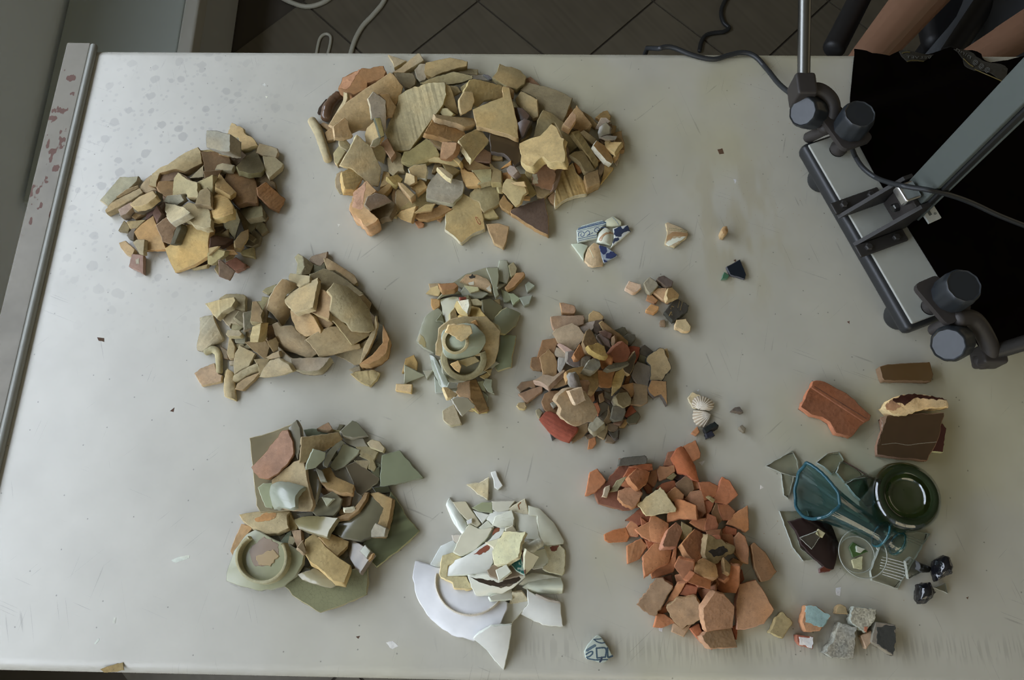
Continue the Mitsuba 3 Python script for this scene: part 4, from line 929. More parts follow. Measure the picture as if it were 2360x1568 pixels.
3 b09764 325,340 370,290 445,265 450,320 430,360 370,350
1 5a4630 450,310 560,300 500,340 440,370
2 9c9870 435,385 480,330 580,295 635,345 560,345 490,360/g b2
2 b88a50 370,430 370,390 445,395 440,450 400,485 380,470|orange tooth-shaped sherd on the left edge of the celadon pile#orange tooth
1 a0a288 235,770 260,700 310,560 350,520 430,480 470,520 460,600 480,620 440,660 410,800 400,875 300,830/g b3|large blue-green glazed sherd with part of a foot ring, left edge#big left celadon
+ a89868 240,768 268,702 310,760 328,835 300,828
2 8c8a68 420,580 460,530 480,590/g
2 a39e7c 450,395 560,370 630,380 620,440 540,500 570,600 480,630 470,480/g
3 a8966a 540,520 580,470 600,540 620,600 570,610 545,570
4 b89a58 610,545 640,520 740,455 800,470 855,545 690,545 620,560|yellow-ochre sherd above the upturned cup#yellow-ochre sherd
5 c2a86c 580,450 600,410 640,410 700,470 695,545 650,535 610,510
6 c8c4b0 615,410 700,395 710,440 690,510 650,470
5 c4b488 705,400 780,390 830,420 820,445 720,445
5 a05040 630,375 680,375 680,385 635,390
2 84805c 830,400 900,385 1010,460 1000,500 920,580 850,540/g
1 a08a60 940,400 985,395 985,435
3 969a80 915,590 1010,490 1050,470 1170,525 1140,620 1040,705 1000,700 980,640/g eb0a070 b3|square grey-green glazed sherd on the right edge of the celadon pile#square right celadon
3 a3906a 410,890 440,660 540,580 680,550 870,555 990,680 970,860 940,960 850,1030 880,950 820,900 500,900|wide beige octagonal plate base under the upturned cup#beige octagon
2 92967a 975,870 1000,720 1130,725 1120,800 1095,900 1090,1000 970,1040 945,1000/g eb0a478 b3|green glazed rim sherd at the lower right of the celadon pile#lower right rim
2 9ea08c 500,1140 450,950 520,880 780,880 930,950 975,970 850,1050 650,1140/g b4|green-glazed bowl base with a wide speckled tan foot ring#ring-footed bowl base
R a09070 655,920 205 148 -20 200/h9
5 a9b0a0 460,740 480,680 540,640 650,610 750,620 840,720 845,780 790,890 620,945 540,940 490,890 470,820/g b24 t5|upturned pale blue-green cup with a cream foot ring, pile centre#upturned cup
R b5a678 575,765 116 88 0 360/h6
7 c6ab7c 500,690 530,630 620,625 720,635 735,700 640,770 550,710/n t11|cream rough chunk lying on top of the upturned cup#cream chunk
5 b88c50 735,600 770,585 790,630
5 a3936a 605,955 760,910 800,950 690,995
6 c8a870 550,985 610,955 635,1000 620,1050 590,1030/t10
2 a0a596 360,900 400,920 450,1000 520,1140 530,1280 500,1240 440,1150 380,1020/g b3|long curved blue-grey rim sherd at the pile's lower left#long blue-grey rim
1 a8aca0 400,1100 440,1160 480,1230 410,1230/g
3 b0b2a4 510,1200 530,1145 590,1155 600,1195/g
4 c4aa78 480,1190 510,1190 600,1250 580,1275 520,1280
4 b3906a 595,1200 620,1150 715,1130 730,1295 640,1285 600,1240|pinkish-tan sherd below the ring-footed bowl base#pinkish-tan sherd
3 7c5c30 715,1130 770,1115 800,1180 880,1380 800,1410 760,1350 725,1290/s1|dark brown streaked sherd at the lower right of the celadon pile#dark streaked sherd
2 b09a54 740,1380 880,1370 870,1410 790,1415
5 b0ac98 560,1300 580,1285 700,1290 760,1355 720,1385 650,1445 600,1370/g|off-white triangular sherd at the bottom of the celadon pile#off-white triangle
2 a3967a 475,1400 570,1345 600,1410 635,1510 540,1530 480,1480/t9|grey-tan squarish sherd, lowest of the celadon pile#lowest grey-tan sherd
3 a8a894 840,1160 860,1110 915,1120 910,1180 930,1240 880,1220/g
2 94906c 790,1140 840,1130 855,1220 800,1200/g
3 b39a60 815,1090 870,1060 900,1070 860,1115
2 a08c5c 870,1040 910,1030 900,1070
1 a0a490 830,1230 880,1270 860,1330/g
1 b89458 110,1050 140,930 210,900 240,960 235,1030 150,1020|orange sherd behind the loose green triangle left of the pile#orange loose sherd
2 a2a288 130,990 300,1080 130,1155/g|flat green triangle lying loose left of the celadon pile#loose green triangle
1 a8a690 300,1040 380,1035 330,1105/g
1 c0a474 50,1210 55,1160 190,1165 185,1230/t9|cream oblong block lying loose, lowest left of the celadon pile#cream oblong
1 b09870 700,1390 780,1380 740,1400
@E E
1 a07c5a 500,40 530,40 640,70 655,110 640,145 520,130/s1 t9|ribbed tan rim bit lying free above the dark earthenware pile#free ribbed rim
1 b0905c 795,230 800,160 840,120 900,140 940,180 930,215 860,220/t9|tan rounded sherd at the very top of the dark pile#tan top sherd
1 9a7c60 405,185 470,175 735,170 745,200 735,255 600,300 440,310 415,260/t11|wide pinkish rim bar at the top left of the dark pile#pinkish rim bar
3 a38a6e 425,350 450,315 620,250 690,290 750,380 730,410 640,535 560,480 470,440|large pale pinkish-grey sherd at the upper left of the dark pile#pale pinkish-grey sherd
3 a8a09a 690,270 850,225 860,260 830,310 760,360 730,320/t9|whitish-grey wedge at the top of the dark pile#whitish wedge
2 4a3a2c 860,225 935,215 920,310 880,360 830,310
2 84683e 905,250 930,230 1000,280 1130,380 1195,440 1190,470 1100,450 1050,470 950,330/b4|long brown curved sherd along the dark pile's upper right#long brown sherd
1 5c5848 1075,315 1140,290 1165,295 1185,350 1150,385 1110,350
1 5a5446 1160,385 1200,355 1265,370 1270,410 1220,475 1190,465
1 8c6844 265,595 320,425 460,405 470,440 430,560 350,530 300,590
3 a88878 470,470 490,455 560,490 640,540 620,560 560,550/t9
2 8c7c6a 435,580 460,500 560,530 580,590 500,590
4 755c3a 735,440 770,330 800,310 830,340 880,450 870,480 830,540 770,530|upright olive-brown sherd in the upper middle of the dark pile#upright olive sherd
2 5a5040 845,360 900,360 910,450 880,450
3 6e5444 905,340 960,325 1030,360 1010,410 950,380
3 85756c 895,365 920,355 1000,430 1020,500 960,470/t9
3 8a6a4c 1030,400 1055,380 1065,420 1050,500 1030,470/t9
2 3e3a30 910,450 960,460 1010,520 1000,560 940,500
5 a0803c 790,480 880,455 950,490 985,580 930,580 860,545 820,520/n|yellow-brown rough flake near the top centre of the dark pile#yellow-brown flake
5 9a6636 640,570 700,470 765,555 700,610 660,610
4 a06432 810,570 860,555 1000,580 1025,610 1020,670 930,715 890,640|bright orange sherd in the upper centre of the dark pile#bright orange sherd
4 7c4a2e 1010,560 1060,500 1140,440 1190,475 1220,550 1190,630 1070,665 1030,610|red-brown five-sided sherd at the right of the dark pile#red-brown sherd
2 7e3a20 1200,495 1260,485 1315,500 1310,560 1280,650 1200,640
4 564c3e 1150,720 1190,660 1265,545 1280,600 1240,730 1215,775 1170,750/eab9468
1 4e463e 1310,560 1340,490 1370,475 1450,540 1400,590
2 625a48 1300,650 1320,570 1370,570 1395,620 1380,680
2 a08a60 1405,590 1530,505 1560,510 1580,560 1640,710 1620,740 1540,840 1430,830 1430,680 1390,640/e3a3a3a n|large tan sherd with sooty specks at the dark pile's right edge#large sooty tan sherd
1 a08458 1570,520 1600,515 1615,590 1600,640
1 946c44 1405,920 1440,840 1590,850 1600,1080 1540,980 1470,1005 1420,960/e4a443c t11|orange-brown sherd with a dark broken edge at the lower right#dark-edged orange sherd
5 6e6459 1240,780 1260,690 1295,645 1440,700 1430,780 1400,895 1290,870|smooth dark grey square sherd at the right of the dark pile#dark grey square
3 806a50 1260,870 1400,890 1395,1060 1340,1090 1225,1080 1270,970
5 a3784a 1140,890 1250,865 1270,900 1265,990 1230,1010 1190,930
5 8a7c5e 1075,1010 1110,970 1190,960 1230,1030 1220,1080 1150,1115 1100,1080/t11 n|grey hexagonal stone-like sherd at the lower right of the dark pile#grey hexagon sherd
5 8a7452 1110,960 1130,925 1190,955 1150,970
4 9a8874 1030,1060 1060,990 1090,1080 1050,1090
5 a88e58 1030,870 1070,760 1145,715 1160,780 1120,900 1035,990 1040,920/s1|pale grained leaf-shaped sherd right of the dark pile's centre#grained leaf sherd
4 946436 885,790 890,740 1070,725 1040,790 1025,890 1020,910 930,910 890,850|orange squarish sherd at the dark pile's centre#orange square sherd
3 7c5028 1160,870 1190,790 1220,790 1200,870
3 6c5c4c 900,890 1010,925 1010,955 960,940
4 a0804c 560,750 620,720 740,700 800,740 880,750 890,890 850,955 810,940 800,850 700,840 690,790 580,830|buff arched sherd at the centre of the dark pile#buff arched sherd
3 7a7270 570,640 580,550 640,540 660,610 700,620 700,690 640,695 590,670
6 a89c88 705,640 740,580 810,590 800,640 720,720 705,690|small whitish leaf-shaped sherd above the buff arched sherd#whitish leaf sherd
5 807a6c 750,710 800,630 900,605 910,690 850,740/n t10|rough grey sherd right of the small whitish leaf#rough grey sherd
5 75705f 970,710 1030,665 1190,645 1205,665 1120,700 1010,725
4 a09890 480,620 490,590 560,600 550,660 500,760 475,720/t10
4 94744a 290,600 380,520 430,570 460,640 460,780 430,810 330,790 310,680/t10|tall tan block-like sherd at the left of the dark pile#tall tan block
2 846644 195,690 205,610 240,600 300,610 310,700 300,730 220,720
4 a38672 230,840 330,780 430,810 540,730 540,750 440,840 370,900 320,870 270,850/b2|long pinkish rim sherd at the left of the dark pile#long pinkish rim
3 a08260 320,905 440,840 520,800 580,840 570,880 460,920 350,925/e3e3a38
1 7c6650 55,910 100,860 220,840 240,920 180,900 90,950
2 8c705c 75,980 200,930 310,900 310,950 150,1065 110,1010|brownish-pink sherd at the far left tip of the dark pile#left-tip pink sherd
1 a08a60 55,1100 70,1075 130,1070 145,1110 130,1130 75,1125/t9|small tan cube lying free at the left of the dark pile#free tan cube
1 80745a 250,1150 280,1135 315,1170 290,1215 265,1200/t9
2 806040 310,1060 340,980 400,950 540,950 470,1010 460,1070 490,1120 490,1180 390,1180 340,1140
3 7a7468 405,1075 440,1060 460,1090 430,1110/t8
5 857e78 580,800 600,765 660,760 690,800 690,860 720,920 640,940 600,890/b7|smooth grey finger-shaped sherd at the dark pile's centre#grey finger
7 b59c84 595,955 720,915 755,1040 660,1090 630,1030|small pale pink square lying on the big flat sherd#pale pink square
5 a08668 455,1050 480,990 560,930 620,920 760,960 840,1080 880,1180 830,1260 780,1260 690,1305 630,1300 500,1200 510,1130/b2 t9|largest flat pinkish-tan sherd of the dark pile#big flat sherd
6 a07c62 700,840 790,845 820,890 800,980 760,1000 720,920 690,860
4 94603c 790,1000 840,960 850,1040 830,1060
4 94562e 850,1080 880,1070 910,1140 890,1190 860,1130/t9
3 4a3424 850,960 950,950 940,1050 880,1080
4 7a6040 900,990 930,970 950,1040 910,1060
4 70605a 955,1020 1010,1050 1010,1080 960,1050
3 b08c58 470,1180 490,1150 510,1180 500,1200
3 843c26 285,1245 350,1170 400,1165 560,1240 670,1330 660,1380 580,1480 530,1465 440,1420 390,1380/s1 b6 t10|bright red grooved rim sherd at the lower left of the dark pile#red grooved rim
1 3c3a38 400,1390 450,1430 420,1450
2 7c6444 620,1450 680,1350 670,1320 780,1280 780,1360 720,1420 630,1475
4 8a8270 790,1330 800,1290 880,1215 950,1275 860,1360 830,1370/n t10|rough grey oblong sherd at the bottom of the dark pile#rough grey oblong
3 5c5244 905,1220 940,1180 980,1150 995,1200 960,1250
2 7a6240 950,1260 990,1200 1000,1110 1020,1200 1025,1260 980,1285
3 94805a 875,1390 950,1330 985,1300 980,1370 950,1440 900,1420
2 6e5c48 760,1410 870,1370 860,1420 780,1440
2 3c302a 780,1370 900,1310 960,1280 870,1370
1 a86a38 790,1540 800,1450 855,1430 865,1490 830,1535|small bright orange chip, lowest of the dark pile#orange bottom chip
4 756048 985,1330 1000,1290 1050,1285 1095,1320 1090,1350 1050,1380 1000,1350
3 4e463c 990,1360 1050,1385 1095,1350 1090,1420 1050,1440
2 75624c 970,1470 985,1400 1040,1440 1080,1440 1050,1480
2 9a7842 1100,1300 1130,1260 1190,1240 1200,1265 1160,1320 1110,1320
4 625c50 1025,1230 1045,1110 1160,1105 1170,1160 1140,1240 1060,1250/t13|dark grey cube-like sherd at the lower right of the dark pile#dark grey cube
3 904524 1170,1200 1200,1130 1230,1095 1285,1165 1240,1190 1190,1215|bright red chip at the lower right of the dark pile#red chip
2 574d3a 1190,1260 1200,1220 1290,1165 1320,1215 1290,1275 1210,1285
2 5a3a2c 1150,1130 1190,1100 1200,1110 1170,1140
2 6a4c30 1060,1250 1140,1245 1110,1290 1050,1280
@J X
1 b89c84 735,960 780,875 930,915 930,960 880,1010 830,1020/t10 n|pale pink sherd, leftmost of the small pebble-like cluster#leftmost pink sherd
1 8a8068 960,900 1030,825 1120,890 1140,930 1070,1010 1040,1035 990,980/t10|olive-grey sherd with a rust spot in the small cluster#olive-grey cluster sherd
1 5a4c40 1115,860 1140,825 1205,810 1315,880 1300,945 1230,950/t10|dark brown sherd at the top of the small cluster#dark cluster sherd
2 b59068 1070,1010 1130,960 1240,960 1230,1040 1310,1110 1260,1140 1180,1100|orange-tan sherd under the cream one in the small cluster#orange-tan cluster sherd
3 b89a68 1230,1050 1250,960 1300,950 1390,1040 1380,1080 1250,1105|cream-tan sherd leaning on the orange-tan one in the small cluster#cream cluster sherd
1 a07048 990,1100 1005,1040 1060,1040 1135,1110 1100,1150 1040,1125|orange-brown bit below the olive-grey sherd in the small cluster
1 b0804a 985,1220 1050,1150 1145,1185 1140,1220 1090,1265 1000,1235/t9|small bright orange cube left of the black marked sherd
1 3a352c 1205,1250 1330,1100 1380,1095 1510,1170 1490,1240 1310,1370 1240,1290/t10 n|black sherd with tan scratches in the small cluster#black marked sherd
~ 6e5c34 7 1370,1200 1395,1110
~ 6e5c34 7 1400,1230 1425,1130
~ 7a6034 9 1285,1215 1300,1180 1320,1190
~ 7a6034 10 1265,1300 1290,1250 1300,1290
1 8a705a 1150,1390 1160,1350 1215,1340 1225,1425 1160,1420|tiny mauve sherd lying alone below the small cluster
1 b8a074 1335,1430 1350,1345 1470,1330 1530,1420 1520,1480 1440,1485/t9 n|cream rounded sherd, lowest right of the small cluster
@F F
1 94896a 230,175 400,120 540,65 590,40 620,100 640,350 560,740 300,750 270,700 250,500 240,350/g b-7 ec4b890|large square celadon dish fragment with a cream edge, upper left#square dish fragment
2 807868 530,90 590,35 615,90 625,200 600,330 560,240 560,180/g
3 a8826a 240,400 350,290 480,115 520,110 560,200 565,290 520,370 440,450 370,490 300,480 260,440/t10 e9c7458|half-round pink unglazed dish base lying in the square dish fragment#pink half-round base
4 a8ab8c 290,560 330,530 400,525 400,720 350,710 320,640/g
3 ab9674 395,640 400,500 540,390 570,360 645,350 680,530 720,700 700,740 560,740 400,700|large pale tan pointed sherd in the middle left of the celadon heap#pale tan pointed sherd
4 9ea498 405,620 420,550 460,530 540,525 640,550 610,640 600,720 560,735 480,715 405,720/g b12|shiny grey-green rounded bowl sherd with a bright window reflection#shiny rounded bowl
4 a8a594 680,420 770,420 765,560 735,670 710,600/g
2 8a7450 625,300 635,165 740,155 920,130 950,180 880,230 800,270 730,260 670,360 620,360|large brown-olive mottled sherd at the top of the celadon heap#brown-olive sherd
1 8a9480 650,110 700,100 850,100 830,135 740,150 670,150/g|blue-green strip at the top of the celadon heap#blue-green strip
1 a08468 760,95 840,50 870,100 850,110
1 9c9468 830,135 870,105 970,125 950,180 920,150
1 807c68 910,110 930,65 960,70 930,115/g
2 94937c 940,115 1030,35 1060,45 1150,150 1030,165 960,150/g|grey-green fan-shaped sherd at the top right of the celadon heap#grey-green fan
2 948c80 950,175 1110,175 1145,235 1060,240 980,210/g
1 a39678 1150,210 1180,185 1240,200 1280,250 1270,275 1170,240/t11|tan broken block at the upper right of the celadon heap#tan broken block
1 857a5c 1060,240 1140,235 1230,280 1200,345 1150,290 1090,290
3 84795a 1090,310 1120,275 1180,310 1215,400 1200,430 1160,410 1170,350
4 8c7e5e 1050,350 1170,350 1140,420 1080,380
5 a3a890 670,380 725,260 815,285 810,330 740,400 670,415/g|pale celadon sherd left of the arched rim#pale celadon square
5 8f8e7e 805,370 830,300 890,220 940,185 965,205 900,270 860,340 830,400 810,390/g t9|arched grey-green rim sherd beside the boat-shaped one#arched rim
6 94937a 855,380 920,290 960,215 1080,265 1070,290 960,390 890,420 860,400/g eb0b0a4 b-3|boat-shaped celadon bowl sherd at the upper middle#boat-shaped sherd
5 5e5440 980,390 1050,360 1140,420 1240,490 1225,520 1100,620 1065,600 1040,520/g ea8a090|dark olive pointed sherd at the heap's right of centre#dark olive sherd
1 707058 1200,350 1250,380 1250,400 1210,390/g
2 5c5a40 1180,420 1240,400 1240,500 1190,450/g
2 7c8266 1250,545 1265,310 1400,270 1430,310 1580,480 1280,550/g|large shiny green sherd jutting out at the upper right#jutting green sherd
4 94774e 775,430 850,400 900,480 1040,540 1030,600 930,600 830,560 760,480/t9|brown foot-rim sherd near the centre of the celadon heap#brown foot rim
3 80684a 760,560 830,570 1030,600 1010,700 960,710 880,600 800,610
4 9a9684 745,410 790,430 820,500 780,500/g
5 807a62 720,750 780,640 880,590 945,650 920,730 880,780 750,780/g s1|dark striped glazed sherd with a tiny white chip on it#dark striped sherd
6 b0b098 795,640 880,650 830,700/g|tiny pale triangle lying on the dark striped sherd#tiny pale triangle
3 746e54 850,900 900,850 1000,830 1110,750 1160,660 1170,600 1230,660 1280,720 1260,790 1180,940 1100,980 960,960/g b6|large dark grey-green bowl base with a brown foot ring, right#ringed bowl base
+ 9c7c52 900,830 900,790 980,780 1060,730 1110,660 1130,600 1170,610 1160,670 1100,770 1010,830/h5
4 9a7c50 930,740 970,720 1050,715 1000,770 930,770
5 c8c0ac 970,735 1050,725 1050,755 970,755/t8
2 8c7048 1170,610 1230,600 1340,650 1320,800 1290,900 1270,950 1190,950 1230,850 1280,720
4 8e867a 1180,900 1210,845 1290,880 1280,940 1180,945
1 64664a 1130,980 1180,940 1280,950 1330,590 1420,720 1440,770 1550,900 1380,1060 1220,1180 1150,1120 1100,1080/g s1 ea39c70|large dark green striped plate sherd at the right edge#dark green plate
1 3e3c28 1190,560 1310,550 1330,590 1280,600 1220,600/g
4 b8a47c 150,780 250,760 530,730 540,760 520,780 530,880 440,915 350,920 250,880 180,830/b5|cream half-bowl base with an orange patch at the left#cream half-bowl
+ b0844e 270,820 360,770 440,770 440,800 390,830 300,840
3 a38c5c 540,760 600,870 590,890 490,900 530,850
5 a09664 575,815 640,790 760,785 910,800 850,890 830,945 740,920 610,880/g|yellow-green fan-shaped sherd at the heap's centre#yellow-green fan
2 84806a 450,930 490,900 500,940 470,980/g
3 9aa490 465,990 520,920 545,900 550,930 520,1000/g
3 94886c 525,1000 540,940 595,965 560,1010
2 9c8468 555,900 620,895 640,1050 600,1030 580,980
3 a3a494 635,920 650,895 695,910 690,950 640,980/g
2 948060 640,980 665,1070 650,1075 600,1030
5 b09660 660,1080 665,970 720,930 750,940 820,1030 930,1120 1010,1170 965,1305 880,1290 770,1190 690,1130/t13|wide tan curved rim sherd at the lower middle#wide tan curved rim
4 b0915e 770,950 830,910 1000,985 990,1020 910,1095 830,1020/t9|orange-tan oblong sherd right of the wide tan curved rim#orange-tan oblong
2 7c7454 920,1100 1000,1030 1010,1080 960,1120/g
3 807058 1000,1010 1010,970 1080,1000 1190,1080 1090,1230 1050,1180 1000,1090/g s1|brown-grey glazed sherd on the dark green plate's left edge#brown-grey glazed sherd
4 94907a 1090,1060 1130,1015 1170,1060 1140,1110/g
3 a88458 1150,1090 1190,1080 1180,1110 1160,1130
2 8a7050 1000,1210 1060,1170 1040,1200
5 a39a7a 610,1240 690,1215 740,1195 850,1270 905,1330 860,1345 720,1310 640,1280/g b6|pale leaf-shaped rounded sherd at the heap's lower middle#pale leaf sherd
1 8a8a68 500,1335 610,1240 700,1180 900,1290 960,1310 1010,1210 1145,1180 1140,1400 1000,1460 780,1540 600,1430/g s3 ea8a078|large crackled green plate sherd at the front of the celadon heap#crackled green plate
1 3c3826 630,1170 690,1200 620,1230
3 a0a484 45,1290 70,1180 110,1060 200,930 260,895 430,980 560,1030 655,1080 640,1160 580,1260 480,1340 310,1370 150,1330/g b5|pale green dish base, upside down with its whole foot ring, lower left#pale green dish base
R b0a888 352,1115 208 176 -35 236/h8
+ 9a8470 250,1020 340,950 460,1010 460,1090 420,1150 330,1180 270,1170 240,1090
+ b39c70 290,1100 420,1050 465,1100 400,1180 310,1170/h1
2 b8926a 75,1060 110,960 160,850 250,870 200,930 120,1040 90,1085|orange and white mottled sherd left behind the pale green dish base#orange mottled sherd
2 6e6a5c 600,770 720,745 720,780 640,790
@G G
1 c0b69a 450,155 540,145 605,105 605,170 600,265 540,230/n|speckled cream triangular sherd lying free above the white pile#free speckled triangle
1 ccccc4 630,65 660,55 680,110 710,160 680,190 655,175 650,120/g|slim white porcelain chip right of the free speckled triangle#slim white chip
1 d0d4d4 60,735 45,860 75,1000 150,1130 260,1240 370,1300 495,1325 620,1260 700,1200 745,1090 745,1045 600,950 450,880 240,790/g b9|half of a white saucer, upside down, with its foot ring#white half saucer
R c8bfb0 478,880 270 250 34 192/h3
2 c8ccc4 500,1315 520,1290 625,1215 780,1215 770,1300 745,1430 720,1540 640,1450 590,1390 540,1350/g b3|white triangular porcelain sherd at the front of the white pile#white front triangle
1 c8cac0 855,1130 910,1050 900,950 960,990 1145,1040 1150,1130 1165,1220 1060,1215 950,1180/g b3|white bowl wall sherd at the right front of the white pile#white right front sherd
2 c0c2b4 870,925 930,880 975,870 1150,860 1165,900 1160,975 1080,975 960,975/g b7|white rounded spoon-handle sherd on the right of the white pile#white spoon handle
3 b8b8a8 840,905 890,840 930,820 1010,830 1140,855 980,870 870,915/g b3
1 8a7a6c 975,980 1140,1035 1060,1020/g
2 bcbcb4 705,1195 750,1050 910,1035 860,1110 770,1210/g
4 c2b498 770,1050 790,970 860,965 905,1030 860,1045|beige broken cup lip below the stained cup side#beige cup lip
3 c4c4b8 615,1000 640,990 780,940 785,1015 630,1025/g
3 b8b4a0 780,960 810,930 810,990
4 c8c6b8 455,850 600,830 680,870 780,770 880,830 880,850 790,930 700,980 610,990 520,990 480,920/g b4|white cup side with a black sooty stain, centre of the white pile#sooty cup side
+ 3c3028 470,850 560,890 680,920 760,920 850,860 840,810 780,830 680,890 560,860
4 7a6654 600,800 660,750 780,750 850,700 890,690 880,830 700,870 620,840/g
6 c8c6b4 665,800 740,760 775,810 690,875/g t9|small white block lying on the sooty cup side#small white block
3 c8b88c 240,830 260,690 330,660 380,690 420,720 300,760 290,850 440,850 480,930 440,940 350,930 340,890 250,850|cream earthenware sherd under the left of the white pile#cream earthenware sherd
2 b8babb 175,755 250,620 340,580 380,620 350,660 260,690 240,780/g b3|grey-white bowl sherd at the white pile's far left#grey-white left sherd
3 c6c2ae 345,660 400,540 465,455 530,490 570,490 640,480 590,560 500,650 400,690/g|off-white crazed sherd with brown edge lines, upper left#off-white crazed sherd
2 bcb4a8 335,540 400,535 380,570 370,600 345,580/g
5 c8cabf 290,750 420,710 600,600 700,480 735,495 650,640 640,750 600,830 480,835 300,850/g b5|white curved plate sherd with rusty red stains across the middle#rust-stained plate
+ 8a4a30 640,520 650,490 690,475 690,510 640,545
+ 8e4a34 500,690 560,645 620,612 620,650 540,695
5 c8bfa6 590,590 690,560 650,640 640,620/g
7 c9c09a 635,660 720,510 880,510 840,640 830,700 740,750 650,750 640,690/n t5|ivory square sherd with brown specks, on top of the white pile#ivory square
5 8a9c8c 760,735 800,700 845,640 875,830 820,800/g s6|small sherd with a dark green printed pattern beside the ivory square#green printed sherd
4 7a4a3a 850,640 895,690 880,820/g
4 c0b898 895,650 985,700 940,780 880,835 880,700/g
T c2c0b4 36 870,610 910,640 960,610 1000,590/g|white curved teapot spout at the right of the ivory square#white spout
3 b8b6a4 890,640 960,655 1030,640 1060,745 950,770 985,700/g
2 c0bcae 930,780 1040,750 1035,775 950,790/g
2 b3a98a 1020,790 1060,740 1030,620 1140,610 1180,650 1180,800 1160,835 1080,815/n|speckled cream sherd with a rust spot at the white pile's right#speckled rust-spot sherd
+ 6a3a24 1070,630 1140,612 1120,650 1080,655
1 b8b6a6 910,320 990,340 1100,450 1170,580 1165,600 1030,620 985,540 975,390 910,390/g b5|large grey-white plate rim at the upper right of the white pile#large plate rim
3 c4c4b8 780,360 860,380 970,390 985,540 1000,570 900,560 880,510 820,500 800,400/g b4|white curved bowl wall in the upper right of the white pile#white bowl wall
4 c4ba9c 760,335 880,265 910,385 800,370|cream triangular sherd with a brown brush mark, top#brush-marked triangle
~ 8a5a34 9 840,340 830,310 850,290
2 b8b6a4 635,285 800,280 760,330 760,345 680,360 640,340/g|grey-white rim rectangle at the top of the white pile#top rim rectangle
1 8a8c6c 490,330 560,290 630,290 635,365 540,355/g|green-glazed bit at the top of the white pile#green-glazed bit
2 c4c8c4 290,310 315,260 345,300 440,450 450,490 410,530 340,430/g b5|long white curved cup side at the upper left of the white pile#long white cup side
1 b0a88c 345,290 435,285 545,450 520,470 470,440 390,360/g
2 c8c8c0 500,355 610,385 560,440 530,400/g
2 d0d0c8 445,430 480,415 480,440 450,450/g
5 ccc8bc 590,410 640,360 770,340 800,400 800,460 740,490 640,460/g b4|white folded-looking spoon bowl at the top centre of the white pile#white spoon bowl
4 bcb8ac 540,480 600,430 640,470 560,490/g
6 c8c4b4 640,460 660,400 780,350 800,410 790,460 700,470/g b3
5 c0b8a0 740,490 790,465 815,510 740,510/g
@H H
1 a86840 65,410 95,250 145,225 205,305 195,330 130,390 75,410/t12|orange pointed sherd at the far left tip of the terracotta pile#left-tip orange sherd
1 7c4e38 130,390 200,330 310,200 310,150 500,135 500,190 420,300 470,380 450,500 340,520 160,470/b-5|large dark red-brown pot rim sherd under the pile's upper left#dark pot sherd
2 4e4c46 305,195 315,155 340,145 490,130 505,150 500,180 400,190/t11|dark grey rim strip at the top left of the terracotta pile#dark grey strip
3 8e8260 245,385 290,310 355,280 330,320 290,380|curved khaki bit lying on the dark pot sherd#khaki curved bit
3 a08c74 190,420 210,355 235,345 235,370 215,425/t9|small whitish stick on the dark pot sherd#whitish stick
3 a0603a 315,340 380,280 420,340 370,360
3 9a5430 340,280 380,210 430,215 400,270 360,290
4 a5663a 375,280 440,215 520,250 500,330 445,370 390,320/b3
3 9c5832 400,210 480,185 540,190 545,230 500,240 440,215
4 aa7048 505,310 540,240 575,230 580,290 555,350 530,330
4 9a6a48 295,430 300,385 350,360 440,365 470,400 420,490 400,500 330,475/n b3|round rough brown-orange sherd at the upper left of the pile#round rough sherd
4 9a5a3a 485,350 505,330 540,360 540,400 510,395
3 a06a48 580,240 600,205 640,210 700,200 705,240 640,290 600,305
1 8e5a40 630,200 660,105 710,95 690,140 690,200
3 a2552c 680,145 720,80 750,65 800,110 850,200 875,310 830,300 790,265 730,250/b5 t9|tall bright orange-red sherd at the top of the terracotta pile#tall orange-red sherd
2 a0623a 775,60 855,20 890,110 885,140 835,165 800,110|speckled orange square at the very top right of the pile#speckled top square
2 3c2c28 700,290 720,260 790,270 740,310
3 7c7048 655,285 700,255 715,270 690,300/t8
2 96532c 580,360 620,330 700,310 715,340 650,395 600,370
3 7c5c42 715,330 790,275 830,310 845,370 790,430 740,380|grey-brown sherd below the tall orange-red sherd#grey-brown sherd
3 9a6640 820,310 880,320 890,360 840,375
3 a06a42 645,410 710,355 770,410 765,440 700,460
6 a8946e 440,475 520,420 600,360 625,380 715,510 710,530 580,550 500,560 470,520/eb8ab84 n|pale cream-grey sherd lying on the orange terracotta pile#pale cream sherd
5 a5663a 650,610 660,540 720,520 700,440 760,450 860,490 865,590 740,580/b3|wide orange sherd right of the pale cream sherd#wide orange sherd
5 a87452 780,440 820,390 905,380 915,450 930,540 890,580 860,480|pinkish-orange upright sherd in the upper middle#pinkish upright sherd
1 9c5832 880,320 960,320 1020,350 1000,420 920,450
3 a8603a 995,430 1050,285 1100,310 1160,410 1080,480 1000,460|orange fan-shaped sherd at the upper right of the pile#orange fan sherd
3 8a7a50 955,440 970,430 995,445 985,465/t7
2 9a5830 915,450 990,460 970,520 930,570
3 7c5a38 975,540 1010,460 1030,520 1060,580 1020,620
2 8c5230 1020,480 1090,480 1140,530 1110,590 1060,590 1030,530
3 a06840 1085,620 1120,560 1230,495 1240,660 1220,675 1130,630|orange kite-shaped sherd at the right edge of the pile#orange kite
5 9c5c34 925,640 950,550 1000,570 1020,630 1010,660 930,670
4 a56c42 820,610 840,590 930,580 925,670 860,640
3 8a7a54 780,600 800,590 830,650
3 857048 750,730 760,610 830,650 830,680 770,740
2 864c30 360,590 460,510 540,560 520,600 440,630 400,600
3 ae7450 355,650 400,590 440,640 440,710 370,705|pink-orange broken lump at the left edge of the pile#pink-orange lump
3 94542e 465,580 500,610 470,630
3 a86c42 425,660 520,610 530,740 470,710
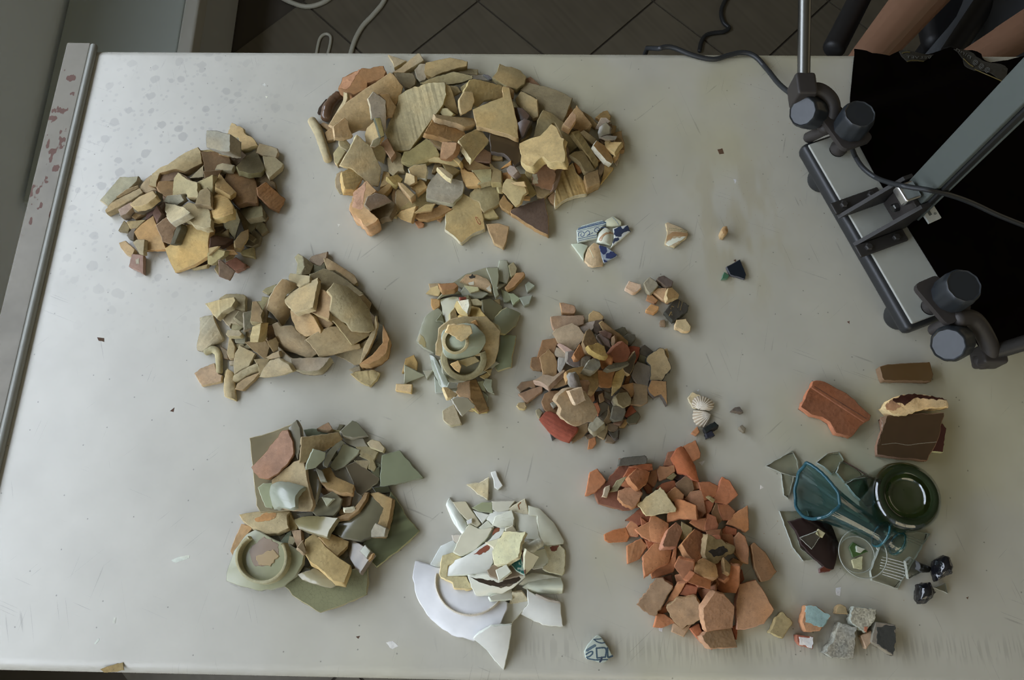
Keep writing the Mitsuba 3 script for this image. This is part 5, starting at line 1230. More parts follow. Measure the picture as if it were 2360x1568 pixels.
4 a86c40 520,610 540,555 660,620 650,680 630,720 600,760 520,740/b3|orange curved sherd below the pale cream sherd#orange curved sherd
1 a2602e 200,700 260,670 350,650 375,710 360,745 230,750 205,735|flat orange sherd lying out at the left of the pile#outlying orange sherd
2 94542e 495,740 550,760 515,795
5 a87456 620,770 660,660 715,610 765,655 720,780 630,785/t9|pink oblong sherd at the middle of the terracotta pile#pink oblong
1 a3683c 365,780 460,730 505,780 450,870 370,905/s1|orange ribbed square lying at the left of the pile#ribbed orange square
3 a6683a 475,860 560,760 620,750 680,820 660,900 590,930 490,1000 480,920/b4|large orange curved sherd at the left of the pile's middle#large orange curved sherd
2 985a30 540,985 560,940 680,880 720,780 710,930 690,970 600,1000 545,1015
5 925c32 760,765 850,660 920,700 935,790 925,830 860,910 800,840/ea06a40|brown-orange kite sherd left of the soot-stained sherd#brown-orange kite
4 8a6a44 705,850 760,770 830,890 770,860
6 85704a 925,840 935,760 945,700 1060,750 1140,790 1130,830 1090,840 1050,880 960,930/n|olive-brown sherd with a black soot stain on the pile's right#soot-stained sherd
+ 2c2824 950,820 1060,780 1090,820 1040,850 990,860
3 9a5a34 970,710 1030,695 1040,740
3 6e4426 930,670 1040,660 1030,700 950,700
4 a0603a 1040,690 1120,700 1140,750 1130,780 1060,750
2 9a5632 1045,670 1080,640 1150,660 1150,700 1060,690
3 a0704c 1150,830 1140,720 1170,685 1210,710 1240,800 1235,905 1200,890/t10|tall pinkish sherd at the right edge of the pile's middle#tall pinkish sherd
3 7c5630 1100,900 1130,870 1200,900 1180,930 1110,920
6 966a3c 845,920 910,865 1000,920 1015,1000 1000,1010 900,1005 850,960/b4|rounded ochre-brown sherd below the soot-stained sherd#rounded ochre sherd
5 7a4a30 705,930 730,870 800,890 845,900 840,960 790,1045/ea8683c|dark red-brown sherd left of the rounded ochre sherd#dark red-brown sherd
4 a8704a 710,1000 760,990 790,1045 720,1045
4 94552c 800,1040 850,980 900,1005 970,1010 960,1090 930,1085
5 a0643a 1000,900 1050,880 1090,1000 1060,1030 1020,1010
5 8a6a40 1060,870 1110,920 1100,980 1070,960
3 9a6036 1010,1090 1020,1020 1090,1000 1110,920 1175,930 1170,1060 1145,1120 1050,1115|orange-brown slab at the right of the pile above the pentagon#orange-brown slab
2 94502c 1165,1060 1190,960 1205,1020 1180,1050
2 6e4a34 580,1020 680,990 690,1060 700,1080 650,1130
3 84664a 435,1205 570,1020 620,1015 690,1070 620,1200 560,1285 490,1250/n t9|rough grey-brown oblong brick sherd at the lower left#rough grey-brown oblong
4 9a6642 635,1210 720,1060 780,1050 720,1160 660,1210/t9
3 8a4a28 745,1130 790,1060 870,1080 850,1155
4 a5704c 870,1100 1000,1060 1000,1170 1000,1190 920,1220 900,1150/b3
3 a06a40 960,1090 1000,1010 1020,1060 1000,1080
5 927250 650,1230 720,1160 860,1155 910,1280 900,1310 760,1380 700,1330/n|sandy brown rough sherd at the front of the pile#sandy rough sherd
2 a08060 690,1400 700,1340 760,1380 830,1340 790,1400 770,1435
3 8a5e40 860,1160 900,1190 930,1290 910,1300
1 a05e38 580,1250 640,1210 650,1255 600,1270
1 a5683e 560,1365 580,1270 630,1275 705,1330 610,1370|orange triangular sherd lying free at the pile's lower left#free orange triangle
5 aa7c5c 915,1230 1000,1115 1060,1130 1135,1220 1120,1370 940,1400 915,1310|large pinkish five-sided sherd at the front of the pile#large pinkish sherd
3 a87a54 1160,1380 1150,1210 1170,1060 1290,1030 1340,1100 1420,1240 1350,1340 1230,1375/eb8866a t9|largest flat tan-orange pentagon sherd at the pile's lower right#largest tan pentagon
2 8c4a2c 1120,1370 1160,1350 1150,1450 1130,1400
3 9a765a 905,1430 940,1400 1115,1375 1155,1510 970,1520 920,1470|grey-pink sherd, lowest of the terracotta pile#lowest grey-pink sherd
2 9a552e 820,1380 880,1345 910,1430 960,1500 970,1525 900,1480/t9
3 84482c 890,1340 920,1310 940,1390 900,1410
1 7c5838 1260,780 1280,760 1360,830 1440,965 1390,1020 1335,1035 1290,940/t9|brown blade-shaped sherd lying free right of the terracotta pile#free brown blade
@I K
1 8c7c54 110,1380 150,1270 200,1225 275,1300 200,1420/n|olive-brown oblong sherd, leftmost of the bottom right group#olive oblong
1 a37450 340,1300 370,1180 440,1180 550,1260 470,1365 370,1370/t13|orange brick bit with light blue paint on its top#blue-painted brick
+ 7c9498 370,1185 440,1183 545,1255 490,1335 362,1300
1 8c4e38 300,1390 420,1405 420,1495 330,1470 305,1440/t10|red clay tile chip with a white glazed face#white-glazed tile chip
+ d4d4cc 317,1405 420,1410 414,1492 365,1468 322,1463
1 8a7450 585,1240 595,1190 620,1170 660,1190 675,1245/n t10|tiny brown pebble-like sherd above the grey concrete pieces#tiny brown pebble
1 84827a 495,1520 570,1430 610,1300 740,1335 715,1568 560,1560/n t12 s7|large grey concrete-like fragment, lower of the two#lower grey fragment
2 8c8c84 685,1270 710,1185 880,1205 875,1270 800,1375 700,1310/n t12 s7|grey gritty fragment with rust streaks, upper of the two#upper grey fragment
+ 9c5c3c 790,1335 815,1335 805,1372 790,1362
1 6e665c 840,1440 870,1295 1015,1320 1020,1400 1000,1545 850,1450/t12|grey fragment with a black coated face at the far right of its group#black-faced fragment
+ 34322e 880,1335 1010,1325 1015,1400 997,1538 880,1455
1 9c8068 765,1400 840,1360 845,1440 805,1495/t9|small pinkish-brown chip between the grey fragments#small pinkish chip
@N N
1 7a4428 1020,425 1120,210 1150,203 1220,215 1400,310 1600,490 1590,530 1510,580 1440,670 1310,640 1260,550 1200,510 1110,490/t10 s0 ea06040|large red-brown roof tile fragment with long grooves#red roof tile
~ 94563a 10 1110,265 1540,545
~ 5e3420 8 1135,255 1560,520
1 5c4020 1670,90 1740,70 2085,50 2115,150 2095,215 1710,205 1690,180/g t10 e7a5a3c|brown glazed bar-shaped sherd near the lower lamp clamp#brown glazed bar
1 5c2e26 2190,555 2225,600 2195,800 2105,790 2100,600/t7 ec8b890 g|dark red glazed tile edge sticking out behind the brown slab#dark red tile
2 3e2a16 1675,510 1740,490 2200,470 2205,500 2150,700 2065,865 1880,850 1650,820 1645,740 1690,600/g t9 e8a6448|large dark brown glazed slab with whitish wear on the right#dark brown slab
+ 8a6a54 1678,512 1735,495 1700,600 1670,690 1655,735 1690,600
~ 6e6454 5 1690,735 1800,722 1900,738 2000,725 2140,712
3 c0a070 1705,420 1760,360 1850,325 1960,315 2100,330 2220,370 2240,430 2100,430 1870,490 1770,480/n t16 b3|thick curved jar rim with pale broken face and dark glaze#thick jar rim
+ 3a1c12 1772,368 1850,328 1960,318 2100,333 2215,368 1960,350 1870,410 1800,390
+ 9a7048 1712,418 1765,368 1800,395 1840,420 1780,455 1730,440
1 a06a44 120,635 170,580 190,630 160,660/t6|small orange triangular chip touching the lower scallop shell#orange chip by shells
1 5a5048 450,450 480,425 520,420 550,470 500,465/n t8|small dark stone, upper of two right of the shells#upper dark stone
1 6a6050 515,585 540,570 570,600 560,635 530,615/n t8|small speckled stone, lower of two right of the shells#lower dark stone
1 1a1a1a 215,600 310,540 345,570 240,635/n t10|black charcoal stick touching the lower scallop shell#charcoal stick
1 22222a 235,640 290,615 315,660 250,680/n t10|black charcoal lump under the charcoal stick#charcoal lump
1 b8a888 90,350 130,300 200,330 215,400 160,440 130,430/n t3|flat yellowish shell flake under the upper scallop shell#yellowish shell flake
@J L
1 b0b8b4 150,270 210,210 460,140 510,190 430,260 395,310 400,360 165,425/g b3|blue and white porcelain sherd with a scroll border and stripes#scroll-border sherd
~ 54709a 10 175,245 480,165
~ 54709a 14 170,262 500,180
~ 54709a 5 160,290 500,205
~ 3c5488 7 175,350 170,315 200,295 235,305 240,335 215,352 195,335 210,318
~ 3c5488 7 250,310 280,285 305,300 300,325 275,340 320,320 345,305
~ 3c5488 7 400,300 365,290 370,260 400,245 425,258 415,282 395,272
~ 3c5488 8 440,250 480,235 500,240
~ 54709a 7 165,380 400,325
~ 54709a 5 170,400 400,345
1 b4b49c 490,160 590,90 690,170 690,210 570,230 510,225/g b4|pale green-white sherd with one thin blue line, group's top#blue-lined pale sherd
~ 54709a 4 580,110 660,210
2 b8b8a8 395,415 400,310 490,240 600,300 580,430 560,450 440,430/g b6|white cup base with an orange-brown foot rim, group's middle#white cup base
+ b08a60 420,400 440,350 500,310 595,300 590,315 510,335 460,370 440,410
1 b0b4b8 590,240 760,210 800,280 580,470 560,490 600,380/g b3 ed8d0bc|white porcelain sherd with dark blue flower blotches#blue flower sherd
+ 2e3a58 600,260 680,225 700,260 760,215 795,280 720,300 680,340 620,350 605,320
+ 2e3a58 600,370 650,360 660,390 610,410 590,440 585,420
1 b0b4a4 85,430 200,425 290,450 240,560 240,640/g b2|pale green-white pointed sherd at the group's lower left#pale pointed sherd
1 8a94a4 420,440 520,470 650,565 480,660 440,560/g|dark blue painted sherd at the group's lower right#dark blue sherd
+ 34406a 425,450 510,470 520,520 470,560 435,520
+ 34406a 500,560 560,520 640,565 560,610 500,600
+ 34406a 470,620 520,640 485,655
2 c0a47e 240,620 280,490 360,420 430,450 480,640 470,690 340,715 290,690/b4|beige half-dome base sherd at the bottom of the blue-white group#beige half-dome
~ d8c8a8 5 300,490 350,610
1 b09a74 1220,185 1250,170 1490,270 1475,360 1330,470 1215,430 1240,300/b2|tan rim sherd with grooves and a white glazed inside#tan grooved rim
~ 74704c 5 1260,250 1480,272
~ 74704c 5 1260,270 1485,290
+ a07850 1240,340 1300,300 1490,300 1480,340 1310,350 1235,400
+ d8ccb0 1222,430 1300,372 1470,347 1400,400 1290,452
1 a08058 1885,270 1910,225 1960,225 1980,280 1940,330 1900,320/n t12 b4|small brown knob-like lump lying alone right of the tan rim sherd#small brown knob
@P P
1 9aa49a 380,890 480,680 640,480 830,330 920,380 1050,580 1170,740 1310,1030 1160,1140 1080,1240 900,1265 650,1180 440,1120/g b2 t6|round-cut blue and white sherd with a painted square, alone at the table front#painted disc sherd
~ 40566a 50 770,775 790,1070 830,1095 1030,1070 1070,1040 1070,780 790,775
~ 40566a 60 1135,775 1140,1030 1180,1075 1300,1035
~ 40566a 40 690,490 800,570 940,610 1040,590
~ 40566a 34 690,490 930,470
~ 5a6a7c 90 470,850 600,760 720,690
~ 40566a 50 440,980 560,900 640,890 640,960 560,1040 460,1080
~ 40566a 45 490,1120 720,1165 1130,1150
~ 303c54 60 945,1080 930,1170 890,1220
@I V
1 c8c8b8 75,172 270,58 300,120 322,258 180,222/c b3 t3 Nglass_sherd|clear ribbed glass wedge, farthest left of the glass group#left clear wedge
2 c8c8b0 188,222 290,240 262,330 240,410 205,385/c b3 t3 Nglass_sherd|clear fluted glass strip hanging below the left clear wedge#fluted glass strip
1 c8c8b8 440,145 520,80 600,65 640,130 560,230 470,172/c b6 t4 Nglass_sherd|clear tumbler base piece behind the blue bottle neck#clear tumbler base
1 c8c8b8 610,142 640,130 805,230 650,290 580,220/c b4 t3 Nglass_sherd|clear ribbed glass sherd between the blue neck and the green base#clear ribbed sherd
~ 5a3c38 8 640,138 790,235
1 b0b49a 175,495 380,490 400,560 290,600 330,760 430,850 350,860 270,760/c t3 Nglass_sherd|pale greenish flat glass sherd under the dark brown bottle sherd#pale flat glass
2 1c0c0c 245,570 400,530 560,600 605,730 560,915 520,930 480,890 400,820 330,740 290,640/g b9 t5 e2a1410 Nglass_sherd|dark brown curved bottle sherd left of the blue bottle neck#dark brown bottle sherd
3 9c9c90 320,690 450,640 470,690 410,775/c t3 Nglass_sherd|small frosted glass triangle lying on the dark brown bottle sherd#frosted triangle
4 a8a07c 445,660 460,625 510,655 490,690/t3 Nglass_sherd|tiny cream square beside the frosted triangle#tiny cream square
1 5c2818 465,915 500,890 560,915 540,935 470,945/g t4 Nglass_sherd|reddish amber tip poking out below the dark brown bottle sherd
3 405c28 680,760 710,720 820,790 710,835/g t3 Nglass_sherd|dark green glass bit lying in the clear jar base#green glass bit
4 b8c0ac 735,745 800,772 765,800 735,790/g t3 Nglass_sherd|whitish chip on the green glass bit in the jar base
3 a8a080 700,850 780,820 775,920 715,910/t3 Nglass_sherd|yellowish bit lying in the lower half of the clear jar base
1 c4c6b8 830,930 900,760 1000,650 1110,632 1270,660 1150,860 1040,1060 930,1030 840,1000/c b3 t4 Nglass_sherd|large clear glass sherd with comb-like ribs, lower right of the blue neck#comb-ribbed glass
~ e0e0dc 5 920,830 1100,880
~ e0e0dc 5 910,850 1095,900
~ e0e0dc 5 905,870 1090,920
~ e0e0dc 5 900,890 1085,940
~ e0e0dc 5 900,910 1080,960
~ e0e0dc 5 905,935 1070,980
~ e0e0dc 5 915,955 1060,1000
~ 5c5c54 5 1085,670 1215,720
~ 5c5c54 5 1090,690 1200,735
~ 5c5c54 5 1095,710 1190,750
1 c4c4a8 1090,860 1130,830 1230,890 1200,945 1110,990/c t3 Nglass_sherd|small clear yellowish glass bit left of the black lumps
2 24241e 1190,868 1245,890 1270,900 1260,940 1210,945 1180,925/g b3 t5 Nglass_sherd|small dark curved glass bit touching the upper black lump
1 b8b8a4 1290,1050 1380,1018 1396,1095/c t3 Nglass_sherd|small clear triangular glass bit right of the lower black lump
3 2e5450 650,300 720,262 840,250 980,290 985,330 890,420 825,480 720,390/k b4 t4 Nglass_sherd|ribbed dark teal glass sherd lying on the green bottle base#teal ribbed sherd
@J V
1 0e1c26 1955,705 2120,615 2195,800 2180,855 2000,805/g t4 Nglass_sherd|dark navy glass sherd lying alone near the board of the stand#dark navy glass
1 3a6a4c 1895,855 1930,765 1995,810 1970,850/g t4 Nglass_sherd|small green glass triangle touching the dark navy glass sherd
'''
lay(parse(DATA))  # brown piece below the orange-brown sherd: shade there, put in as dark colour
for P in ([(395, 1292), (412, 1284), (438, 1280), (436, 1288), (405, 1298)], [(262, 1424), (268, 1424), (266, 1438), (260, 1438)], [(216, 1485), (228, 1472), (230, 1476), (220, 1486)],
          [(890, 1482), (905, 1478), (918, 1490), (905, 1497)], [(1926, 1356), (1938, 1354), (1936, 1375), (1928, 1372)], [(1610, 1066), (1625, 1062), (1618, 1074)], [(1690, 413), (1697, 414), (1694, 424)],
          [(1752, 1118), (1760, 1124), (1752, 1128)], [(1606, 900), (1612, 898), (1609, 903)], [(778, 516), (784, 518), (780, 524)], [(604, 196), (611, 192), (612, 200)], [(612, 222), (617, 222), (615, 228)], [(1518, 1448), (1528, 1447), (1526, 1456), (1519, 1455)]):
    table_patch('paint_fleck', P, 'd4d6d6', P[0][0])
for P in ([(1654, 345), (1664, 342), (1668, 354), (1658, 356)], [(1690, 600), (1696, 598), (1697, 606)], [(1693, 626), (1698, 624), (1699, 632)], [(224, 778), (240, 780), (240, 788), (228, 786)], [(392, 948), (402, 940), (400, 950)], [(1952, 742), (1958, 740), (1957, 746)], [(2226, 1378), (2232, 1376), (2230, 1382)], [(820, 1468), (830, 1466), (826, 1473)]):
    table_patch('rust_spot', P, '5a4030', P[0][0])
# ------ bare wood where the enamel is chipped at the near edge
table_patch('bare_chip', [(231, 1543), (262, 1533), (284, 1527), (286, 1545), (262, 1549), (240, 1551)], 'a08858', 250, 'brown chip in the enamel at the near edge', .0004)
# ---------------------------------------------------------------- low box by the left wall, cables on the floor
mat('box_paint', (.34, .37, .34), .5); mat('box_lid', (.42, .41, .36), .5); mat('box_side', (.44, .45, .43), .55)
xs = px(452, 50, .22)[0]
bx = thing('storage_box', 'low grey-green metal box on the floor along the left wall', 'box')
part(bx, 'top', box((XL + .012, .72, .19), (xs - .03, 2.3, .22), .004), 'box_paint', 30)
part(bx, 'rim', box((xs - .029, .72, .185), (xs + .002, 2.3, .224), .006), 'box_lid', 30, label='beige rim strip')
part(bx, 'side_panel', box((XL + .02, .73, .004), (xs - .012, 2.29, .189), .004), 'box_side', 30)
mat('white_cable', (.42, .41, .34), .5); mat('black_cable', (.018, .02, .022), .45)
def floor_cable(label, pts, r, name='power_cable', m='white_cable'):
    P = smooth_line(np.array(pts, float), 8); X = px(P[:, 0], P[:, 1], r)
    k = thing(name, label, 'cable', 'cables'); put(k, tube(X, r, 10), m, True)
floor_cable('white cable in a shallow curve on the floor, farthest from the table', [(600, -60), (640, -12), (680, 9), (712, 15), (748, 4), (775, -20), (800, -60)], .0055)
floor_cable('thick white cable running down the floor to behind the table, straight part', [(900, -50), (886, 0), (862, 32), (836, 60), (818, 92), (806, 130)], .0055)
floor_cable('thin white cable looped on the floor just behind the table edge', [(728, 130), (736, 92), (748, 79), (760, 82), (762, 96), (754, 130)], .0035)
P = smooth_line(np.array([(1612, 118), (1616, 98), (1626, 82), (1645, 76), (1668, 73), (1680, 64), (1668, 52), (1662, 30), (1668, 8), (1684, -20)], float), 8)
k = thing('power_cable', 'black cable curling over the floor behind the table, with a kink', 'cable', 'cables'); put(k, tube(px(P[:, 0], P[:, 1], .005), .0048, 10), 'black_cable', True)
# black lamp cable over the table edge to the upper clamp
P = smooth_line(np.array([(1519, 112), (1535, 108), (1555, 111), (1590, 125), (1622, 134), (1650, 136), (1680, 127), (1712, 121), (1740, 130), (1768, 160), (1798, 196), (1836, 226)], float), 8)
zz = np.interp(np.arange(len(P)), [0, 70, 88], [TABLE + .0035, TABLE + .0035, TABLE + .05])
X = px(P[:, 0], P[:, 1], zz); X = np.vstack([[X[0][0] - .012, X[0][1] + .02, .70], [X[0][0] - .01, X[0][1] + .016, .735], X])
k = thing('power_cable', 'black cable lying in a wave over the far table edge to the upper lamp clamp', 'cable', 'cables'); put(k, tube(X, .0029, 12), 'black_cable', True)
# ---------------------------------------------------------------- copy stand
zb = TABLE + .042
P0, P1 = px(1857, 331, zb), px(2101, 752, zb)
BL_ = np.linalg.norm(P1 - P0); EX = (P1 - P0) / BL_; EY = np.array([-EX[1], EX[0], 0]); RB = np.stack([EX, EY, [0, 0, 1]], 1)
def B(x, y, z=0.0): return P0 + EX * x + EY * y + np.array([0, 0, z])
mat('board_white', (.31, .315, .275), .45); mat('black_plastic', (.014, .015, .016), .45); mat('black_steel', (.028, .026, .024), .5, .3); mat('grey_cast', (.034, .029, .026), .55, .2)
mat('knob_plastic', (.014, .017, .020), .42); mat('steel_tube', (.17, .17, .16), .33, 1.0); mat('column_paint', (.08, .092, .083), .5, .2); mat('chrome', (.7, .7, .7), .2, 1.0)
st = thing('copy_stand', 'copy stand with a white black-edged board, square column and two clamped lamp arms', 'copy stand')
DB = .36
part(st, 'board', move(box((.002, .002, -.0030), (BL_ - .002, DB - .002, 0), .0013), RB, P0), 'board_white', 30, label='white board')
part(st, 'edge_band', move(box((-.003, -.003, -.0215), (BL_ + .003, DB + .003, -.0032), .006), RB, P0), 'black_plastic', 30, label='black edge band')
for fx, fy in ((.031, .0175), (BL_ - .020, .016), (.02, DB - .03), (BL_ - .02, DB - .03)):
    part(st, 'foot', move(lathe([(0, 0), (.0135, 0), (.015, .004), (.015, .0195), (0, .0195)], 28), np.eye(3), B(fx, fy, -.0412)), 'black_plastic', 30)
cb = px(2062, 492, zb); cx, cy = (cb - P0) @ EX, (cb - P0) @ EY
cw = .0135
part(st, 'column', move(box((cx - cw, cy, .0002), (cx + cw, cy + .024, .60), .0015), RB, P0), 'column_paint', 30, label='grey square column')
part(st, 'column_groove', move(box((cx + cw + .0001, cy + .005, .004), (cx + cw + .003, cy + .014, .60), .001), RB, P0), 'black_plastic')
part(st, 'column_rail', move(box((cx + cw + .0001, cy + .0145, .004), (cx + cw + .004, cy + .017, .60), .001), RB, P0), 'column_paint')
part(st, 'base_plate', move(box((cx - cw - .001, cy - .006, .0003), (cx + cw + .001, cy - .0002, .042), .001), RB, P0), 'grey_cast', 30)
def plate(pts, th, axis_x):
    m = trimesh.creation.extrude_polygon(shapely.Polygon(pts), th, engine='earcut')      # (y, z) outline, thickness along x
    V = m.vertices.copy(); m.vertices = np.c_[V[:, 2] + axis_x, V[:, 0], V[:, 1]]; m.invert(); trimesh.repair.fix_normals(m); return move(m, RB, P0)
for sg, x0 in ((-1, cx - cw - .0055), (1, cx + cw + .0015)):
    br = part(st, 'bracket', plate([(cy - .058, .0004), (cy + .002, .0004), (cy + .006, .046), (cy - .004, .046)], .004, x0), 'black_steel')
    fl = (x0 - .014, x0 - .0002) if sg < 0 else (x0 + .0042, x0 + .018)
    part(br, 'foot_flange', move(box((fl[0], cy - .06, .0003), (fl[1], cy - .004, .0045), .0015), RB, P0), 'black_steel', 30)
    for yy in (cy - .048, cy - .016):
        part(br, 'bolt', move(lathe([(0, .0), (.0042, 0), (.0042, .0025), (.003, .0035), (0, .0035)], 6), np.eye(3), B((fl[0] + fl[1]) / 2, yy, .0046)), 'black_steel')
part(st, 'hex_bolt', move(lathe([(0, 0), (.0045, 0), (.0045, .005), (.0035, .006), (0, .006)], 6), RB @ frame([0, -1, 0.0]), B(cx, cy - .0061, .018)), 'steel_tube')
part(st, 'chrome_catch', move(box((-.010, -.009, 0), (.010, .009, .012), .0025), RB, B(cx + .0, cy - .012, .043)), 'chrome', 30, label='shiny chrome catch')
def knob(c, axis, r, parent, h=.022):
    n = 11
    def fl(A): return 1 + .016 * np.cos(A * n)
    prof = [(0, 0), (r * .9, 0), (r, .002), (r, h * .75), (r * .93, h * .93), (r * .86, h), (r * .80, h - .0008), (0, h - .0008)]
    return part(parent, 'knob', move(lathe(prof, 84, flute=fl), frame(axis), c), 'knob_plastic', 35)
# upper clamp: board screw with a flat knob, hinge, tilt knob and lamp arm
def clamp(bx_, by_, kn, tilt_c, tilt_ax, plate_px, arm_px, tube_px, arm_key, tube_mat, tr):
    cl = part(st, arm_key, tm(Manifold.batch_hull([Manifold.cylinder(.006, .006, .006, 12).translate(px(u, v, zb + .028).tolist()) for u, v in plate_px])), 'grey_cast', 30, label=kn)
    c = px(bx_, by_, zb + .0002)
    part(cl, 'screw_pad', move(lathe([(0, 0), (.0085, 0), (.0092, .005), (.006, .010), (.0045, .028), (0, .028)], 32), np.eye(3), c), 'grey_cast', True)
    return cl
cu = clamp(1930, 346, 'upper clamp with two round dark knobs', None, None, [(1893, 266), (1925, 262), (1990, 322), (1945, 338)], None, None, 'upper_clamp', None, None)
knob(px(1958, 296, zb + .0345), [0, 0, 1], .0172, cu, .026)
knob(px(1876, 262, zb + .026), [-.72, -.30, .58], .0165, cu, .025)
part(cu, 'hinge', tube(smooth_line([px(1846, 214, zb + .045), px(1885, 208, zb + .045), px(1915, 232, zb + .04), px(1918, 268, zb + .03), px(1898, 300, zb + .018)], 8), .0078, 14), 'grey_cast', True)
part(cu, 'tube_socket', move(box((-.0105, -.013, -.018), (.0105, .013, .012), .003), np.eye(3), px(1851, 206, zb + .045)), 'grey_cast', 30)
part(cu, 'lamp_arm', tube([px(1852, 196, zb + .045), px(1856, -120, zb + .12)], .0064, 24), 'steel_tube', True, label='shiny steel lamp arm')
part(cu, 'under_arm', tube([px(1898, 300, zb + .018), px(1862, 318, zb - .005)], .006, 12), 'grey_cast', True)
cd = clamp(2142, 708, 'lower clamp with two round dark knobs', None, None, [(2120, 668), (2150, 655), (2215, 712), (2180, 738)], None, None, 'lower_clamp', None, None)
knob(px(2188, 682, zb + .0345), [0, 0, 1], .0180, cd, .026)
knob(px(2204, 786, zb + .012), [-.70, -.35, .60], .0175, cd, .025)
part(cd, 'hinge', tube(smooth_line([px(2205, 735, zb + .03), px(2240, 735, zb + .026), px(2268, 770, zb + .018), px(2282, 812, zb + .008), px(2258, 836, zb - .006)], 8), .0085, 14), 'grey_cast', True)
part(cd, 'tube_socket', move(box((-.012, -.010, -.012), (.012, .010, .012), .003), np.eye(3), px(2278, 822, zb + .0)), 'grey_cast', 30)
part(cd, 'lamp_arm', tube([px(2272, 818, zb + .004), px(2520, 742, zb + .05)], .0074, 24), 'black_steel', True, label='dark lamp arm')
part(cd, 'under_arm', tube([px(2205, 735, zb + .024), px(2150, 762, zb - .004)], .006, 12), 'grey_cast', True)
# black velvet over the board and the table corner
def velvet_tex(p, n, uv): return mi.Color3f(.0022, .0014, .0010) * (.6 + .9 * fbm(p.x * 60, p.y * 60, p.z * 60, 3))
mat('velvet', proc(velvet_tex), 1.0, 0, .02)
VP = np.array([(1981, 334), (2016, 400), (2158, 629), (2205, 706), (2236, 764), (2262, 806), (2380, 806), (2480, 700), (2480, 40), (2360, 128), (2322, 138), (2285, 142), (2262, 124), (2240, 115), (2190, 108), (2168, 116), (2150, 122), (2110, 124), (2075, 116), (2050, 128), (2010, 122), (1969, 112), (1964, 178), (1969, 245)], float)
ytab = lambda x: f0[1] + (f1[1] - f0[1]) * (x - f0[0]) / (f1[0] - f0[0])
def velvet_z(X):
    q = (X - P0); x, y = q @ EX, q @ EY
    ins = np.minimum(np.minimum(x + .004, BL_ + .004 - x), np.minimum(y + .004, DB + .004 - y))
    t = np.clip((ins + .05) / .05, 0, 1); t = t * t * (3 - 2 * t)
    z = TABLE + .003 + (zb - TABLE - .0015) * t
    over = np.clip(X[:, 1] - ytab(X[:, 0]) + .004, 0, 1) * (1 - t)
    fold = .004 * np.sin(X[:, 0] * 70) * np.clip((X[:, 1] - ytab(X[:, 0]) + .06) / .06, 0, 1)
    return z - over * .5 + np.abs(fold)
def drape(poly, lift=0.0, sp=.006):
    X = px(poly[:, 0], poly[:, 1], zb)
    for _ in range(3): X = px(poly[:, 0], poly[:, 1], velvet_z(X) + lift)
    V, Fc, e = slab(X[:, :2], lambda q: velvet_z(np.c_[q, np.zeros(len(q))]), .0012, np.random.default_rng(3), sp, .0, .0002, lift, sp)
    return V, Fc
vel = thing('velvet_cloth', 'black velvet cloth spread over the board of the copy stand and table corner', 'cloth')
part(vel, 'cloth', drape(VP), 'velvet', False)
mat('selvage', (.020, .017, .010), .8); mat('gold_thread', (.10, .075, .02), .5); mat('grey_print', (.10, .10, .09), .7)
q7 = lambda L: np.array(L, float) / 7.613 + [2050, 90]
part(vel, 'selvage', drape(q7([(170, 215), (220, 190), (500, 235), (780, 270), (700, 330), (600, 395), (320, 400), (215, 300)]), .0012), 'selvage', False, label='printed woven selvage')
part(vel, 'selvage', drape(q7([(1130, 172), (1300, 168), (1480, 245), (1600, 335), (1800, 410), (2080, 520), (2040, 740), (1990, 765), (1500, 540), (1300, 350)]), .0012), 'selvage', False, label='printed woven selvage')
for L in ([(225, 248), (290, 230), (360, 232)], [(310, 395), (420, 375), (600, 392)], [(1300, 345), (1400, 440), (1470, 485)], [(1500, 535), (1700, 620), (1990, 745)]):
    P = smooth_line(q7(L), 6); X = px(P[:, 0], P[:, 1], zb)
    for _ in range(3): X = px(P[:, 0], P[:, 1], velvet_z(X) + .0018)
    part(vel, 'gold_thread', tube(X, .0006, 6), 'gold_thread', True)
def print_on(text, a, b, hgt, mirror):
    m = meshkit.text_mesh(text, 1.0, .1); V = m.vertices.copy(); w = V[:, 0].max()
    a, b = q7([a])[0], q7([b])[0]; d = (b - a) / np.linalg.norm(b - a); nrm = np.array([d[1], -d[0]]); s = np.linalg.norm(b - a) / w
    x = (w - V[:, 0]) if mirror else V[:, 0]
    P = a + np.outer(x * s, d) + np.outer(V[:, 1] * hgt / 7.613, nrm); X = px(P[:, 0], P[:, 1], zb)
    for _ in range(3): X = px(P[:, 0], P[:, 1], velvet_z(X) + .0022)
    X[:, 2] += (V[:, 2] - .05) * .002
    part(vel, 'lettering', (X, m.faces[:, ::-1] if mirror else m.faces), 'grey_print', False)
print_on('VELVET', (300, 335), (740, 345), 42, True)
print_on('nnin', (1150, 190), (1420, 345), 55, False)
print_on('@ @ @', (1450, 410), (1740, 590), 75, False)
